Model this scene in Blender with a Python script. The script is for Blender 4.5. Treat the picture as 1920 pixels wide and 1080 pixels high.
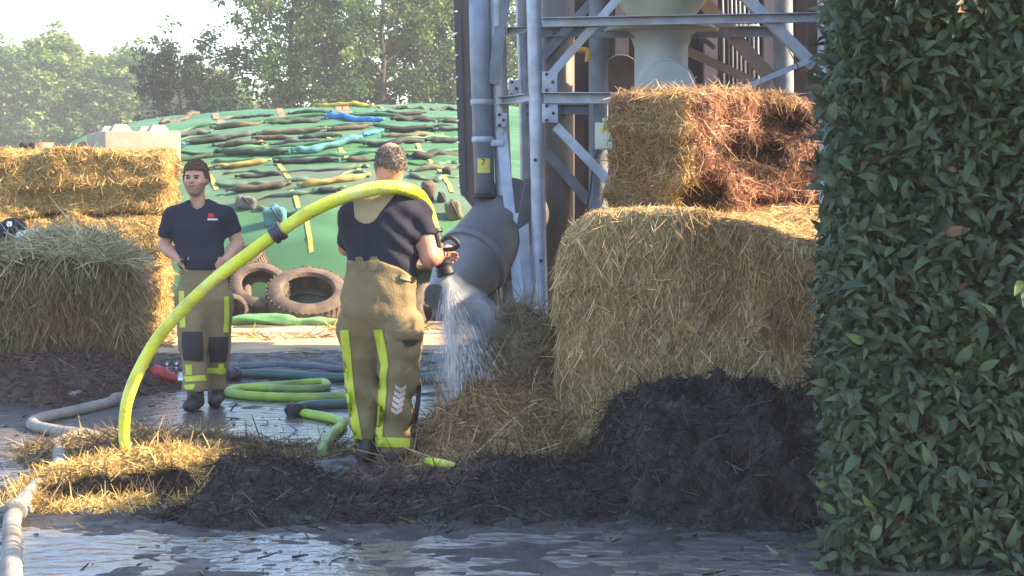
import bpy, bmesh, math, random
import numpy as np
from mathutils import Vector

# ------------------------------------------------------------------ camera, sky, sun, exposure
SC = bpy.context.scene
COL = SC.collection
for o in list(bpy.data.objects):
    bpy.data.objects.remove(o)
F = 3300.0            # focal length in photo pixels (1920 wide)
H = 1.56              # camera height
PITCH = math.atan(175.0 / F)
cam_d = bpy.data.cameras.new('camera')
cam = bpy.data.objects.new('camera', cam_d)
COL.objects.link(cam)
cam.location = (0, 0, H)
cam.rotation_euler = (math.pi / 2 - PITCH, 0, 0)
cam_d.sensor_width = 36.0
cam_d.lens = 36.0 * F / 1920.0
cam_d.clip_start = 0.05
cam_d.clip_end = 3000
SC.camera = cam

SUN_EL = math.radians(35)
SUN_AZ = math.radians(90)         # clockwise from the view direction (+Y)
W = bpy.data.worlds.new('World')
SC.world = W
W.use_nodes = True
nt = W.node_tree
sky = nt.nodes.new('ShaderNodeTexSky')
sky.sky_type = 'NISHITA'
sky.sun_disc = False
sky.sun_elevation = SUN_EL
sky.sun_rotation = SUN_AZ
sky.air_density = 1.0
sky.dust_density = 1.2
sky.ozone_density = 1.0
bg = nt.nodes['Background']
nt.links.new(sky.outputs[0], bg.inputs[0])
bg.inputs[1].default_value = 0.15
sun_d = bpy.data.lights.new('sun', 'SUN')
sun = bpy.data.objects.new('sun', sun_d)
COL.objects.link(sun)
sun_d.energy = 5.0
sun_d.angle = math.radians(0.53)
sun_d.color = (1.0, 0.75, 0.46)
to_sun = Vector((math.sin(SUN_AZ) * math.cos(SUN_EL), math.cos(SUN_AZ) * math.cos(SUN_EL), math.sin(SUN_EL)))
sun.rotation_euler = to_sun.to_track_quat('Z', 'Y').to_euler()
sun.location = (20, 0, 20)
SC.view_settings.view_transform = 'Standard'
SC.view_settings.look = 'None'
SC.view_settings.gamma = 1.0
SC.view_settings.use_curve_mapping = False
SC.view_settings.exposure = 2.08
SC.cycles.max_bounces = 8
SC.cycles.transparent_max_bounces = 24

# ------------------------------------------------------------------ pixel helpers (photo pixels -> places in the yard)
CP, SP = math.cos(PITCH), math.sin(PITCH)
def ray(x, y):
    u = (x - 960) / F; v = (540 - y) / F
    return np.array([u, CP + v * SP, -SP + v * CP])
def P(x, y, Y):
    d = ray(x, y); t = Y / d[1]
    return np.array([d[0] * t, Y, H + d[2] * t])
def G(x, y, z=0.0):
    d = ray(x, y); t = (z - H) / d[2]
    return np.array([d[0] * t, d[1] * t, z])

# ------------------------------------------------------------------ noise
def _hash(ix, iy, iz, seed):
    h = (ix.astype(np.int64) * 374761393 + iy.astype(np.int64) * 668265263 + iz.astype(np.int64) * 2147483647 + seed * 144665) & 0xffffffff
    h = ((h ^ (h >> 13)) * 1274126177) & 0xffffffff
    h = (h ^ (h >> 16)) & 0xffff
    return h / 32767.5 - 1.0
def vnoise(p, seed=0):
    p = np.asarray(p, float)
    i = np.floor(p); f = p - i; i = i.astype(np.int64)
    f = f * f * (3 - 2 * f)
    r = 0
    for dx in (0, 1):
        wx = f[:, 0] if dx else 1 - f[:, 0]
        for dy in (0, 1):
            wy = f[:, 1] if dy else 1 - f[:, 1]
            for dz in (0, 1):
                wz = f[:, 2] if dz else 1 - f[:, 2]
                r = r + wx * wy * wz * _hash(i[:, 0] + dx, i[:, 1] + dy, i[:, 2] + dz, seed)
    return r
def fbm(p, seed=0, oct=3, gain=0.5):
    p = np.asarray(p, float); a = 1.0; r = 0; s = 1.0
    for k in range(oct):
        r = r + a * vnoise(p * s, seed + 17 * k); a *= gain; s *= 2.03
    return r
def n2(x, y, scale, seed=0, oct=3, gain=.5):
    sh = np.shape(x)
    p = np.stack([np.ravel(x) * scale, np.ravel(y) * scale, np.zeros(np.size(x)) + seed * 1.37], 1)
    return fbm(p, seed, oct, gain).reshape(sh)
def sstep(a, b, x):
    t = np.clip((x - a) / (b - a), 0, 1)
    return t * t * (3 - 2 * t)

# ------------------------------------------------------------------ objects
ORG = {}
def link(o):
    COL.objects.link(o); return o
def tag(o, label=None, cat=None, group=None, kind=None):
    if label: o['label'] = label
    if cat: o['category'] = cat
    if group: o['group'] = group
    if kind: o['kind'] = kind
    return o
def thing(name, label, cat, loc, group=None):
    o = bpy.data.objects.new(name, None); link(o)
    o.empty_display_size = 0.1
    o.location = tuple(float(v) for v in loc); ORG[o.name] = np.array(loc, float)
    return tag(o, label, cat, group)
def mesh_data(name, v, f, mats, smooth=True, tint=None, fmat=None):
    me = bpy.data.meshes.new(name)
    v = np.asarray(v, np.float32)
    if isinstance(f, np.ndarray):
        n, k = f.shape
        me.vertices.add(len(v)); me.vertices.foreach_set('co', v.ravel())
        me.loops.add(n * k); me.loops.foreach_set('vertex_index', f.astype(np.int32).ravel())
        me.polygons.add(n)
        me.polygons.foreach_set('loop_start', np.arange(0, n * k, k, dtype=np.int32))
        me.polygons.foreach_set('loop_total', np.full(n, k, dtype=np.int32))
        me.update(calc_edges=True)
        me.validate()
    else:
        me.from_pydata([tuple(map(float, q)) for q in v], [], [tuple(int(i) for i in q) for q in f])
    for m in (mats if isinstance(mats, (list, tuple)) else [mats]):
        me.materials.append(m)
    if smooth and len(me.polygons):
        me.polygons.foreach_set('use_smooth', np.ones(len(me.polygons), bool))
    if fmat is not None:
        me.polygons.foreach_set('material_index', np.asarray(fmat, np.int32))
    if tint is not None:
        a = me.attributes.new('tint', 'FLOAT_COLOR', 'POINT')
        c = np.ones((len(v), 4), np.float32); c[:, :3] = tint
        a.data.foreach_set('color', c.ravel())
    me.update()
    return me
def obj(name, vf, mats, parent=None, smooth=True, tint=None, fmat=None, label=None, cat=None, group=None, kind=None, sharp=None):
    v, f = vf
    v = np.asarray(v, float)
    if parent is not None:
        org = ORG[parent.name]
    else:
        org = np.array([(v[:, 0].min() + v[:, 0].max()) / 2, (v[:, 1].min() + v[:, 1].max()) / 2, v[:, 2].min()])
        if kind in ('structure',): org = np.zeros(3)
    me = mesh_data(name, v - org, f, mats, smooth, tint, fmat)
    o = link(bpy.data.objects.new(name, me))
    if parent is not None: o.parent = parent
    else: o.location = tuple(org)
    ORG[o.name] = org
    if sharp is not None:
        me.set_sharp_from_angle(angle=math.radians(sharp))
    return tag(o, label, cat, group, kind)
def join(*parts):
    V = []; Fs = []; n = 0
    for v, f in parts:
        V.append(np.asarray(v, float)); Fs += [tuple(int(i) + n for i in q) for q in f]; n += len(v)
    return np.concatenate(V), Fs
def box(c, s, rz=0.0, bev=0.0):
    x, y, z = (q / 2 for q in s)
    if bev <= 0:
        v = np.array([[-x, -y, -z], [x, -y, -z], [x, y, -z], [-x, y, -z], [-x, -y, z], [x, -y, z], [x, y, z], [-x, y, z]])
        f = [(0, 3, 2, 1), (4, 5, 6, 7), (0, 1, 5, 4), (1, 2, 6, 5), (2, 3, 7, 6), (3, 0, 4, 7)]
    else:
        bm = bmesh.new(); bmesh.ops.create_cube(bm, size=1.0)
        for q in bm.verts: q.co = (q.co.x * 2 * x, q.co.y * 2 * y, q.co.z * 2 * z)
        bmesh.ops.bevel(bm, geom=bm.edges[:], offset=bev, segments=2, profile=.6, affect='EDGES')
        bm.verts.index_update()
        v = np.array([q.co[:] for q in bm.verts]); f = [tuple(w.index for w in q.verts) for q in bm.faces]; bm.free()
    if rz:
        cz, sz = math.cos(rz), math.sin(rz)
        v = np.stack([v[:, 0] * cz - v[:, 1] * sz, v[:, 0] * sz + v[:, 1] * cz, v[:, 2]], 1)
    return v + np.asarray(c, float), f
def catmull(pts, n=8):
    p = [np.asarray(q, float) for q in pts]
    p = [2 * p[0] - p[1]] + p + [2 * p[-1] - p[-2]]
    out = []
    for i in range(1, len(p) - 2):
        for k in range(n):
            t = k / n
            out.append(0.5 * ((2 * p[i]) + (-p[i - 1] + p[i + 1]) * t + (2 * p[i - 1] - 5 * p[i] + 4 * p[i + 1] - p[i + 2]) * t * t + (-p[i - 1] + 3 * p[i] - 3 * p[i + 1] + p[i + 2]) * t ** 3))
    out.append(p[-2])
    return np.array(out)
def tube(pts, r, seg=10, flat=1.0, cap=True, up=None):
    pts = np.asarray(pts, float); n = len(pts)
    r = np.full(n, r, float) if np.isscalar(r) else np.asarray(r, float)
    t = np.gradient(pts, axis=0); t /= np.linalg.norm(t, axis=1)[:, None] + 1e-12
    a = np.array([0, 0, 1.0]) if up is None else np.asarray(up, float)
    if abs(np.dot(a, t[0])) > .95: a = np.array([0, 1.0, 0])
    V = []
    for i in range(n):
        a = a - t[i] * np.dot(a, t[i]); a /= np.linalg.norm(a) + 1e-12
        b = np.cross(t[i], a)
        for k in range(seg):
            th = 2 * math.pi * k / seg
            V.append(pts[i] + r[i] * (math.cos(th) * b + flat * math.sin(th) * a))
    f = []
    for i in range(n - 1):
        for k in range(seg):
            k2 = (k + 1) % seg
            f.append((i * seg + k, i * seg + k2, (i + 1) * seg + k2, (i + 1) * seg + k))
    if cap:
        f.append(tuple(range(seg - 1, -1, -1))); f.append(tuple((n - 1) * seg + k for k in range(seg)))
    return np.array(V), f
def beam(a, b, w, h, up=(0, 0, 1), off=0):
    a = np.asarray(a, float); b = np.asarray(b, float)
    t = (b - a) / np.linalg.norm(b - a); u = np.asarray(up, float)
    if abs(np.dot(u, t)) > .97: u = np.array([0, 1.0, 0])
    s = np.cross(t, u); s /= np.linalg.norm(s); u = np.cross(s, t)
    v = []
    for q in (a, b):
        for i, j in ((-1, -1), (1, -1), (1, 1), (-1, 1)):
            v.append(q + s * w / 2 * i + u * h / 2 * j)
    return np.array(v), [(0, 1, 2, 3)[::-1], (4, 5, 6, 7), (0, 1, 5, 4), (1, 2, 6, 5), (2, 3, 7, 6), (3, 0, 4, 7)]
def angle_iron(a, b, w, th=.008, up=(0, 0, 1), flip=1):
    """an L section: two flanges of one bar"""
    a = np.asarray(a, float); b = np.asarray(b, float)
    t = (b - a) / np.linalg.norm(b - a); u = np.asarray(up, float)
    if abs(np.dot(u, t)) > .97: u = np.array([0, 1.0, 0])
    s = np.cross(t, u); s /= np.linalg.norm(s); u = np.cross(s, t)
    prof = [(0, 0), (w, 0), (w, th), (th, th), (th, w), (0, w)]
    v = []
    for q in (a, b):
        for i, j in prof: v.append(q + u * (i - w / 2) - s * flip * (j))
    f = [(k, (k + 1) % 6, (k + 1) % 6 + 6, k + 6) for k in range(6)]
    f += [(0, 1, 2, 3), (0, 3, 4, 5), (6, 9, 8, 7), (6, 11, 10, 9)]
    return np.array(v), f
def lathe(a, b, prof, seg=24, cap=True):
    """prof: (t along a->b, radius)"""
    a = np.asarray(a, float); b = np.asarray(b, float)
    pts = [a + (b - a) * t for t, r in prof]
    d = b - a; L = np.linalg.norm(d); d /= L
    u = np.array([0, 0, 1.0]) if abs(d[2]) < .9 else np.array([0, 1.0, 0])
    s = np.cross(d, u); s /= np.linalg.norm(s); u = np.cross(s, d)
    V = []
    for q, (t, r) in zip(pts, prof):
        for k in range(seg):
            th = 2 * math.pi * k / seg
            V.append(q + r * (math.cos(th) * s + math.sin(th) * u))
    n = len(prof); f = []
    for i in range(n - 1):
        for k in range(seg):
            k2 = (k + 1) % seg
            f.append((i * seg + k2, i * seg + k, (i + 1) * seg + k, (i + 1) * seg + k2)[::-1])
    if cap:
        f.append(tuple(range(seg - 1, -1, -1))); f.append(tuple((n - 1) * seg + k for k in range(seg)))
    return np.array(V), f

# ------------------------------------------------------------------ signed distance shapes and surface nets
def smin(a, b, k):
    h = np.clip(.5 + .5 * (b - a) / k, 0, 1)
    return b * (1 - h) + a * h - k * h * (1 - h)
def smax(a, b, k): return -smin(-a, -b, k)
def cap_(p, a, b, r1, r2=None):
    r2 = r1 if r2 is None else r2
    a = np.asarray(a, float); d = np.asarray(b, float) - a
    t = np.clip(((p - a) @ d) / (d @ d + 1e-12), 0, 1)
    return np.linalg.norm(p - a - t[:, None] * d, axis=1) - (r1 + (r2 - r1) * t)
def ecap(p, a, b, r1, r2, sy):
    s = np.array([1, 1 / sy, 1])
    return cap_(p * s, np.asarray(a) * s, np.asarray(b) * s, r1, r2) * min(1, sy) ** .5
def ell(p, c, r):
    r = np.asarray(r, float); q = p - np.asarray(c, float)
    k0 = np.linalg.norm(q / r, axis=1); k1 = np.linalg.norm(q / (r * r), axis=1) + 1e-9
    return k0 * (k0 - 1) / k1
def rbox(p, c, h, r):
    q = np.abs(p - np.asarray(c, float)) - (np.asarray(h, float) - r)
    return np.linalg.norm(np.maximum(q, 0), axis=1) + np.minimum(q.max(1), 0) - r
def nets(f, lo, hi, res):
    lo = np.asarray(lo, float); hi = np.asarray(hi, float)
    n = np.ceil((hi - lo) / res).astype(int) + 1
    ax = [lo[i] + res * np.arange(n[i]) for i in range(3)]
    g = np.stack(np.meshgrid(*ax, indexing='ij'), -1).reshape(-1, 3)
    D = np.concatenate([f(g[i:i + 400000]) for i in range(0, len(g), 400000)]).reshape(n)
    S = D < 0
    c = np.zeros(tuple(n - 1) + (3,)); cnt = np.zeros(tuple(n - 1))
    sl = lambda o: tuple(slice(o[i], n[i] - 1 + o[i]) for i in range(3))
    for axi in range(3):
        others = [i for i in range(3) if i != axi]
        for d1 in (0, 1):
            for d2 in (0, 1):
                o0 = [0, 0, 0]; o0[others[0]] = d1; o0[others[1]] = d2
                o1 = list(o0); o1[axi] = 1
                A, B = D[sl(o0)], D[sl(o1)]
                m = (A < 0) != (B < 0)
                t = np.where(m, A / np.where(m, A - B, 1), 0)
                pos = np.zeros(A.shape + (3,))
                pos[..., others[0]] = d1; pos[..., others[1]] = d2; pos[..., axi] = t
                c += pos * m[..., None]; cnt += m
    act = cnt > 0
    idx = -np.ones(act.shape, np.int64); idx[act] = np.arange(act.sum())
    ii = np.argwhere(act)
    v = lo + res * (ii + c[act] / cnt[act][:, None])
    Q = []
    for axi in range(3):
        o1, o2 = [(1, 2), (2, 0), (0, 1)][axi]
        sA = [slice(None)] * 3; sB = [slice(None)] * 3
        sA[axi] = slice(0, -1); sB[axi] = slice(1, None)
        A, B = S[tuple(sA)], S[tuple(sB)]
        e = np.argwhere(A != B)
        e = e[(e[:, o1] > 0) & (e[:, o2] > 0) & (e[:, o1] < n[o1] - 1) & (e[:, o2] < n[o2] - 1)]
        if not len(e): continue
        neg = A[tuple(e.T)]
        def cell(d1, d2):
            q = e.copy(); q[:, o1] -= d1; q[:, o2] -= d2
            return idx[tuple(q.T)]
        q = np.stack([cell(1, 1), cell(0, 1), cell(0, 0), cell(1, 0)], 1)
        q[~neg] = q[~neg][:, ::-1]
        Q.append(q)
    return v, np.concatenate(Q)

# ------------------------------------------------------------------ strands
RS = np.random.RandomState(7)
def unit(v): return v / (np.linalg.norm(v, axis=-1, keepdims=True) + 1e-12)
def face_frames(v, f):
    f = np.asarray(f)
    c = v[f].mean(1)
    nrm = np.cross(v[f[:, 2]] - v[f[:, 0]], v[f[:, 3]] - v[f[:, 1]])
    ar = np.linalg.norm(nrm, axis=1) / 2
    return c, unit(nrm), ar
def scatter(v, f, n, rs, weight=None):
    f = np.asarray(f); c, nr, ar = face_frames(v, f)
    w = ar if weight is None else ar * weight(c, nr)
    i = rs.choice(len(f), n, p=w / w.sum())
    a, b = rs.rand(n, 1), rs.rand(n, 1)
    q = v[f[i]]
    p = (q[:, 0] * (1 - a) + q[:, 1] * a) * (1 - b) + (q[:, 3] * (1 - a) + q[:, 2] * a) * b
    return p, nr[i]
def strands(p, d, length, width, bend, col, rs, droop=0.0):
    """ribbons of two quads that start at p along d"""
    n = len(p)
    length = np.broadcast_to(np.asarray(length, float), (n,))[:, None]
    width = np.broadcast_to(np.asarray(width, float), (n,))[:, None]
    d = unit(d)
    side = unit(np.cross(d, unit(rs.randn(n, 3))))
    k = np.cross(d, side) * (rs.randn(n, 1) * bend) + np.array([0, 0, -droop])
    a = p - d * length * .25
    m = p + d * length * .25 + k * length * .3
    e = p + d * length * .75 + k * length
    w0 = side * width / 2
    v = np.stack([a - w0, a + w0, m - w0 * 1.0, m + w0 * 1.0, e - w0 * .45, e + w0 * .45], 1).reshape(-1, 3)
    b = (np.arange(n) * 6)[:, None]
    q = np.concatenate([b + np.array([[0, 1, 3, 2]]), b + np.array([[2, 3, 5, 4]])], 0)
    return v, q, np.repeat(col, 6, axis=0)
def pick(pal, n, rs, jit=.18):
    pal = np.asarray(pal, float)
    c = pal[rs.randint(len(pal), size=n)]
    return np.clip(c * (1 + jit * rs.randn(n, 1)), .004, .9)

# ------------------------------------------------------------------ materials
def mat(name, col=(.5, .5, .5), rough=.8, spec=.3, metal=0.0, col2=None, nscale=6.0, ndet=6.0, lo=.35, hi=.65, bump=0.0, bscale=40.0,
        tint=False, transl=0.0, stretch=None, rough2=None, rscale=3.0, col3=None, n3=1.2, coat=0.0):
    m = bpy.data.materials.new(name); m.use_nodes = True
    t = m.node_tree; N = t.nodes; L = t.links
    b = N['Principled BSDF']; out = N['Material Output']
    b.inputs['Roughness'].default_value = rough
    b.inputs['Specular IOR Level'].default_value = spec
    b.inputs['Metallic'].default_value = metal
    if coat: b.inputs['Coat Weight'].default_value = coat
    tc = N.new('ShaderNodeTexCoord'); vec = tc.outputs['Object']
    if stretch:
        mp = N.new('ShaderNodeMapping'); mp.inputs['Scale'].default_value = stretch
        L.new(vec, mp.inputs['Vector']); vec = mp.outputs[0]
    def noise(scale, det=ndet):
        n = N.new('ShaderNodeTexNoise'); n.inputs['Scale'].default_value = scale; n.inputs['Detail'].default_value = det
        L.new(vec, n.inputs['Vector']); return n.outputs['Fac']
    src = None
    if tint:
        a = N.new('ShaderNodeAttribute'); a.attribute_name = 'tint'; src = a.outputs['Color']
    def mixc(fac, A, B, blend='MIX'):
        mx = N.new('ShaderNodeMix'); mx.data_type = 'RGBA'; mx.blend_type = blend
        if isinstance(fac, float): mx.inputs[0].default_value = fac
        else: L.new(fac, mx.inputs[0])
        for k, q in ((6, A), (7, B)):
            if isinstance(q, tuple): mx.inputs[k].default_value = (*q, 1)
            else: L.new(q, mx.inputs[k])
        return mx.outputs[2]
    base = src if src is not None else tuple(col)
    if col2 is not None:
        mr = N.new('ShaderNodeMapRange'); mr.inputs[1].default_value = lo; mr.inputs[2].default_value = hi
        L.new(noise(nscale), mr.inputs[0])
        if tint: base = mixc(mr.outputs[0], base, mixc(1.0, base, tuple(col2), 'MULTIPLY'))
        else: base = mixc(mr.outputs[0], base, tuple(col2))
    if col3 is not None:
        mr = N.new('ShaderNodeMapRange'); mr.inputs[1].default_value = .5; mr.inputs[2].default_value = .7
        L.new(noise(n3), mr.inputs[0]); base = mixc(mr.outputs[0], base, tuple(col3))
    if isinstance(base, tuple): b.inputs['Base Color'].default_value = (*base, 1)
    else: L.new(base, b.inputs['Base Color'])
    if rough2 is not None:
        mr = N.new('ShaderNodeMapRange'); mr.inputs[1].default_value = .38; mr.inputs[2].default_value = .62; mr.inputs[3].default_value = rough; mr.inputs[4].default_value = rough2
        L.new(noise(rscale), mr.inputs[0]); L.new(mr.outputs[0], b.inputs['Roughness'])
    if bump:
        bp = N.new('ShaderNodeBump'); bp.inputs['Strength'].default_value = bump; bp.inputs['Distance'].default_value = .02
        L.new(noise(bscale), bp.inputs['Height']); L.new(bp.outputs[0], b.inputs['Normal'])
    if transl:
        tr = N.new('ShaderNodeBsdfTranslucent'); mx = N.new('ShaderNodeMixShader'); mx.inputs[0].default_value = transl
        if isinstance(base, tuple): tr.inputs[0].default_value = (*base, 1)
        else: L.new(base, tr.inputs[0])
        L.new(b.outputs[0], mx.inputs[1]); L.new(tr.outputs[0], mx.inputs[2]); L.new(mx.outputs[0], out.inputs['Surface'])
    return m
M = {}
M['straw'] = mat('straw', tint=True, rough=.65, spec=.25, transl=.22)
M['straw_body'] = mat('straw_body', tint=True, rough=.9, spec=.1, col2=(.45, .42, .4), nscale=38, bump=1.0, bscale=60)
M['char'] = mat('char', tint=True, rough=.75, spec=.25, bump=.8, bscale=45)
M['galv'] = mat('galvanised_steel', (.40, .44, .53), .5, .5, .35, col2=(.27, .31, .39), nscale=7, bump=.08, col3=(.30, .28, .28), n3=2.6)
M['galv_dull'] = mat('dull_galvanised_steel', (.20, .22, .26), .6, .4, .2, col2=(.13, .145, .17), nscale=5, bump=.08)
M['duct'] = mat('grey_duct_paint', (.10, .10, .115), .65, .3, .1, col2=(.15, .145, .145), nscale=3, col3=(.16, .13, .11), n3=2.0, bump=.06, bscale=20)
M['duct_light'] = mat('worn_duct_metal', (.22, .22, .22), .5, .4, .3, col2=(.18, .17, .17), nscale=3.5, lo=.4, hi=.6)
M['brown_sheet'] = mat('brown_sheet', (.15, .115, .11), .7, .3, col2=(.21, .16, .15), nscale=3, bump=.05)
M['shed'] = mat('dark_shed_sheet', (.030, .023, .028), .8, .2, col2=(.050, .038, .042), nscale=1.5, bump=.1)
M['hopper'] = mat('cream_hopper_paint', (.42, .40, .30), .55, .35, col2=(.32, .30, .23), nscale=3, bump=.04)
M['hopper_grey'] = mat('grey_hopper_paint', (.42, .46, .46), .5, .4, col2=(.33, .36, .37), nscale=3.5)
M['black'] = mat('black_rubber', (.012, .012, .014), .55, .4)
M['steel_dark'] = mat('dark_steel', (.06, .06, .07), .45, .5, .5)
M['chrome'] = mat('bright_coupling_metal', (.6, .6, .62), .3, .5, .9)
M['tyre'] = mat('weathered_tyre_rubber', (.075, .062, .055), .85, .2, col2=(.15, .115, .09), nscale=7, bump=.25, bscale=30)
M['concrete'] = mat('pale_concrete', (.36, .32, .25), .9, .15, col2=(.29, .26, .21), nscale=6, bump=.2, col3=(.27, .25, .2), n3=2.2)
M['yellow_tape'] = mat('yellow_stripe', (.44, .38, .07), .6, .3, col2=(.30, .32, .10), nscale=10)
M['orange_tape'] = mat('faded_orange_stripe', (.48, .15, .09), .7, .2, col2=(.34, .17, .12), nscale=10)
M['white'] = mat('white_paint', (.75, .75, .72), .5, .4)
M['cream_box'] = mat('cream_box_plastic', (.62, .62, .52), .5, .4, col2=(.55, .55, .47), nscale=5)
M['sticker'] = mat('yellow_sticker', (.66, .54, .10), .5, .3, col2=(.55, .46, .12), nscale=30)
M['ink'] = mat('black_ink', (.02, .02, .02), .6, .2)
M['red'] = mat('red_plastic', (.42, .03, .03), .45, .4, col2=(.3, .02, .02), nscale=9)
M['bark'] = mat('bark', (.10, .085, .07), .9, .1, col2=(.06, .05, .045), nscale=6, bump=.4, bscale=12)
M['leaf_tree'] = mat('tree_leaf', tint=True, rough=.55, spec=.35, transl=.35)
M['leaf_hedge'] = mat('laurel_leaf', tint=True, rough=.55, spec=.22, transl=.16)
M['twig'] = mat('twig', (.09, .06, .045), .85, .1)
# ================================================================== THE SETTING
obj('ground', (np.array([[-450, -60, -.10], [450, -60, -.10], [450, 440, -.10], [-450, 440, -.10]]), [(0, 1, 2, 3)]),
    mat('field_soil', (.10, .10, .05), .95, .1, col2=(.07, .09, .04), nscale=.5), kind='structure', smooth=False)

def blob(X, Y, cx, cy, rx, ry, k=.35):
    return 1 - sstep(1 - k, 1 + k, np.sqrt(((X - cx) / rx) ** 2 + ((Y - cy) / ry) ** 2))
def yard_z(X, Y):
    wet = np.maximum.reduce([blob(X, Y, -2.0, 12.3, 1.9, 2.2), .9 * blob(X, Y, -3.7, 11.0, 1.4, 2.2), .9 * blob(X, Y, -.6, 12.6, 1.0, 2.2),
                             .92 * (1 - sstep(7.9, 8.5, Y)) * (1 - sstep(.2, 1.6, X)), .86 * (1 - sstep(7.7, 8.3, Y))])
    z = .016 - .026 * wet
    z = z + .007 * n2(X, Y, 1.1, 3, 3) + .013 * n2(X * .8, Y, 4.2, 5, 3) + .012 * n2(X * .8, Y, 11, 9, 2)
    z = z + .012 * sstep(15.0, 16.0, Y)
    return z
xs = np.arange(-7.5, 4.2, .032); ys = np.concatenate([np.arange(5.6, 13.5, .034), np.arange(13.5, 17.9, .08)])
XX, YY = np.meshgrid(xs, ys)
ZZ = yard_z(XX, YY)
def grid_faces(ny, nx):
    a = (np.arange(ny - 1)[:, None] * nx + np.arange(nx - 1)[None]).ravel()
    return np.stack([a, a + 1, a + nx + 1, a + nx], 1)
M['yard'] = mat('wet_yard_asphalt', (.036, .033, .034), .75, .35, col2=(.020, .018, .020), rough2=.45, rscale=7, nscale=3, bump=.6, bscale=35, col3=(.055, .048, .046), n3=1.1)
obj('yard', (np.stack([XX, YY, ZZ], -1).reshape(-1, 3), grid_faces(*XX.shape)), M['yard'], kind='structure')
M['water'] = mat('puddle_water', (.125, .122, .122), .15, .8, bump=.9, bscale=9, stretch=(.9, 1.2, 1))
M['water'].node_tree.nodes['Principled BSDF'].inputs['IOR'].default_value = 1.9
obj('puddle_water', (np.array([[-7.4, 5.65, 0], [4.1, 5.65, 0], [4.1, 15.6, 0], [-7.4, 15.6, 0]], float), [(0, 1, 2, 3)]), M['water'], kind='structure', smooth=False)
# sunlit concrete apron in front of the silage
xa = np.arange(-12, 4.2, .12); ya = np.arange(17.0, 22.6, .07); XA, YA = np.meshgrid(xa, ya)
ZA = .045 + .006 * n2(XA, YA, 1.5, 21) - .02 * (1 - sstep(17.0, 17.3 + .0 * XA, YA + .12 * n2(XA, YA, 2, 4)))
M['apron'] = mat('sandy_concrete', (.46, .36, .25), .9, .15, col2=(.36, .27, .17), nscale=2.2, bump=.4, bscale=30, col3=(.20, .15, .10), n3=1.6)
obj('concrete_apron', (np.stack([XA, YA, ZA], -1).reshape(-1, 3), grid_faces(*XA.shape)), M['apron'], kind='structure')

# ------------------------------------------------------------------ silage heap under its green sheet
PY = np.array([-.3, 0, .35, .8, 1.5, 2.6, 4, 7, 11.5, 17, 24, 30]); PZ = np.array([-.1, 0, .55, .98, 1.38, 1.78, 2.16, 2.78, 3.27, 3.38, 2.9, 2.4])
def tarp_z(X, Y):
    y0 = 21.5 + .25 * np.sin(X * .9) + .012 * (X + 3) ** 2
    s = Y - y0
    z = np.interp(s, PY, PZ) * .975
    z = z * (1 - .0042 * (X + 2.2) ** 2) * sstep(-9.6, -6.9, X + .0 * Y)
    w = sstep(0, 1.2, s)
    z = z + w * (.048 * n2(X * .35, Y * 1.6, .9, 31, 3) + .030 * n2(X * .5, Y * 2.0, 2.4, 33, 3)) + w * .05 * n2(X, Y, .35, 34, 2) + w * .022 * np.abs(n2(X * .7 + .5 * Y, Y * .8, 1.7, 37, 3))
    z = z + w * .050 * np.abs(np.sin(Y * 2.1 + .7 * np.sin(X * .6) + .5 * n2(X, Y, .7, 35, 2))) + w * .012 * n2(X * .9, Y * 1.5, 5, 36, 2)
    return z
tx = np.arange(-12, 8, .10); ty = np.concatenate([np.arange(21.0, 30, .09), np.arange(30, 52, .15)])
TX, TY = np.meshgrid(tx, ty)
TZ = tarp_z(TX, TY)
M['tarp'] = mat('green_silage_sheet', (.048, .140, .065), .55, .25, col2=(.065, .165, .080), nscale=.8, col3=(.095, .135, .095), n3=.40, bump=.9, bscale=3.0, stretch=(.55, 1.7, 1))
M['tarp'].node_tree.nodes['Principled BSDF'].inputs['Specular IOR Level'].default_value = .3
pile = thing('silage_heap', 'long silage heap under a green plastic sheet held down by sandbags and tyres', 'silage heap', (-2.5, 22, 0))
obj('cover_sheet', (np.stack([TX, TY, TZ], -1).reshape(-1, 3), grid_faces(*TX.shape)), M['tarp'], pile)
def S(x, y):
    d = ray(x, y); t0 = 21.0 / d[1]; tt = np.linspace(t0, 46 / d[1], 2600)
    p = np.array([0, 0, H]) + tt[:, None] * d
    g = p[:, 2] - tarp_z(p[:, 0], p[:, 1])
    k = np.argmax(g < 0)
    if g[k] >= 0: k = np.argmin(g)
    return np.array([p[k, 0], p[k, 1], float(tarp_z(p[k, 0:1], p[k, 1:2])[0])])
def stripe(px, w, m):
    pts = np.array([S(*q) for q in px]); pts = catmull(pts, 5)
    t = unit(np.gradient(pts, axis=0)); s = unit(np.cross(t, [0, 0, 1.0])); u = np.cross(s, t)
    v = []
    for i in range(len(pts)):
        for k in (-1, 1):
            q = pts[i] + s[i] * w / 2 * k; q[2] = tarp_z(q[0:1], q[1:2])[0] + .012; v.append(q)
    f = [(2 * i, 2 * i + 1, 2 * i + 3, 2 * i + 2) for i in range(len(pts) - 1)]
    obj('printed_stripe', (np.array(v), f), m, pile)
for px in ([(487, 262), (505, 280)], [(521, 308), (532, 322), (542, 336)], [(546, 358), (556, 376), (565, 396)], [(575, 414), (580, 442), (584, 476)],
           [(638, 278), (652, 300)], [(662, 310), (672, 318), (683, 328)], [(612, 255), (622, 262)], [(782, 270), (795, 288)], [(803, 300), (815, 312), (828, 326)], [(834, 333), (842, 346), (848, 362)],
           [(392, 330), (400, 342), (406, 358)], [(755, 254), (766, 262)], [(700, 360), (716, 385)]):
    stripe(px, .06, M['yellow_tape'])
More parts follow.
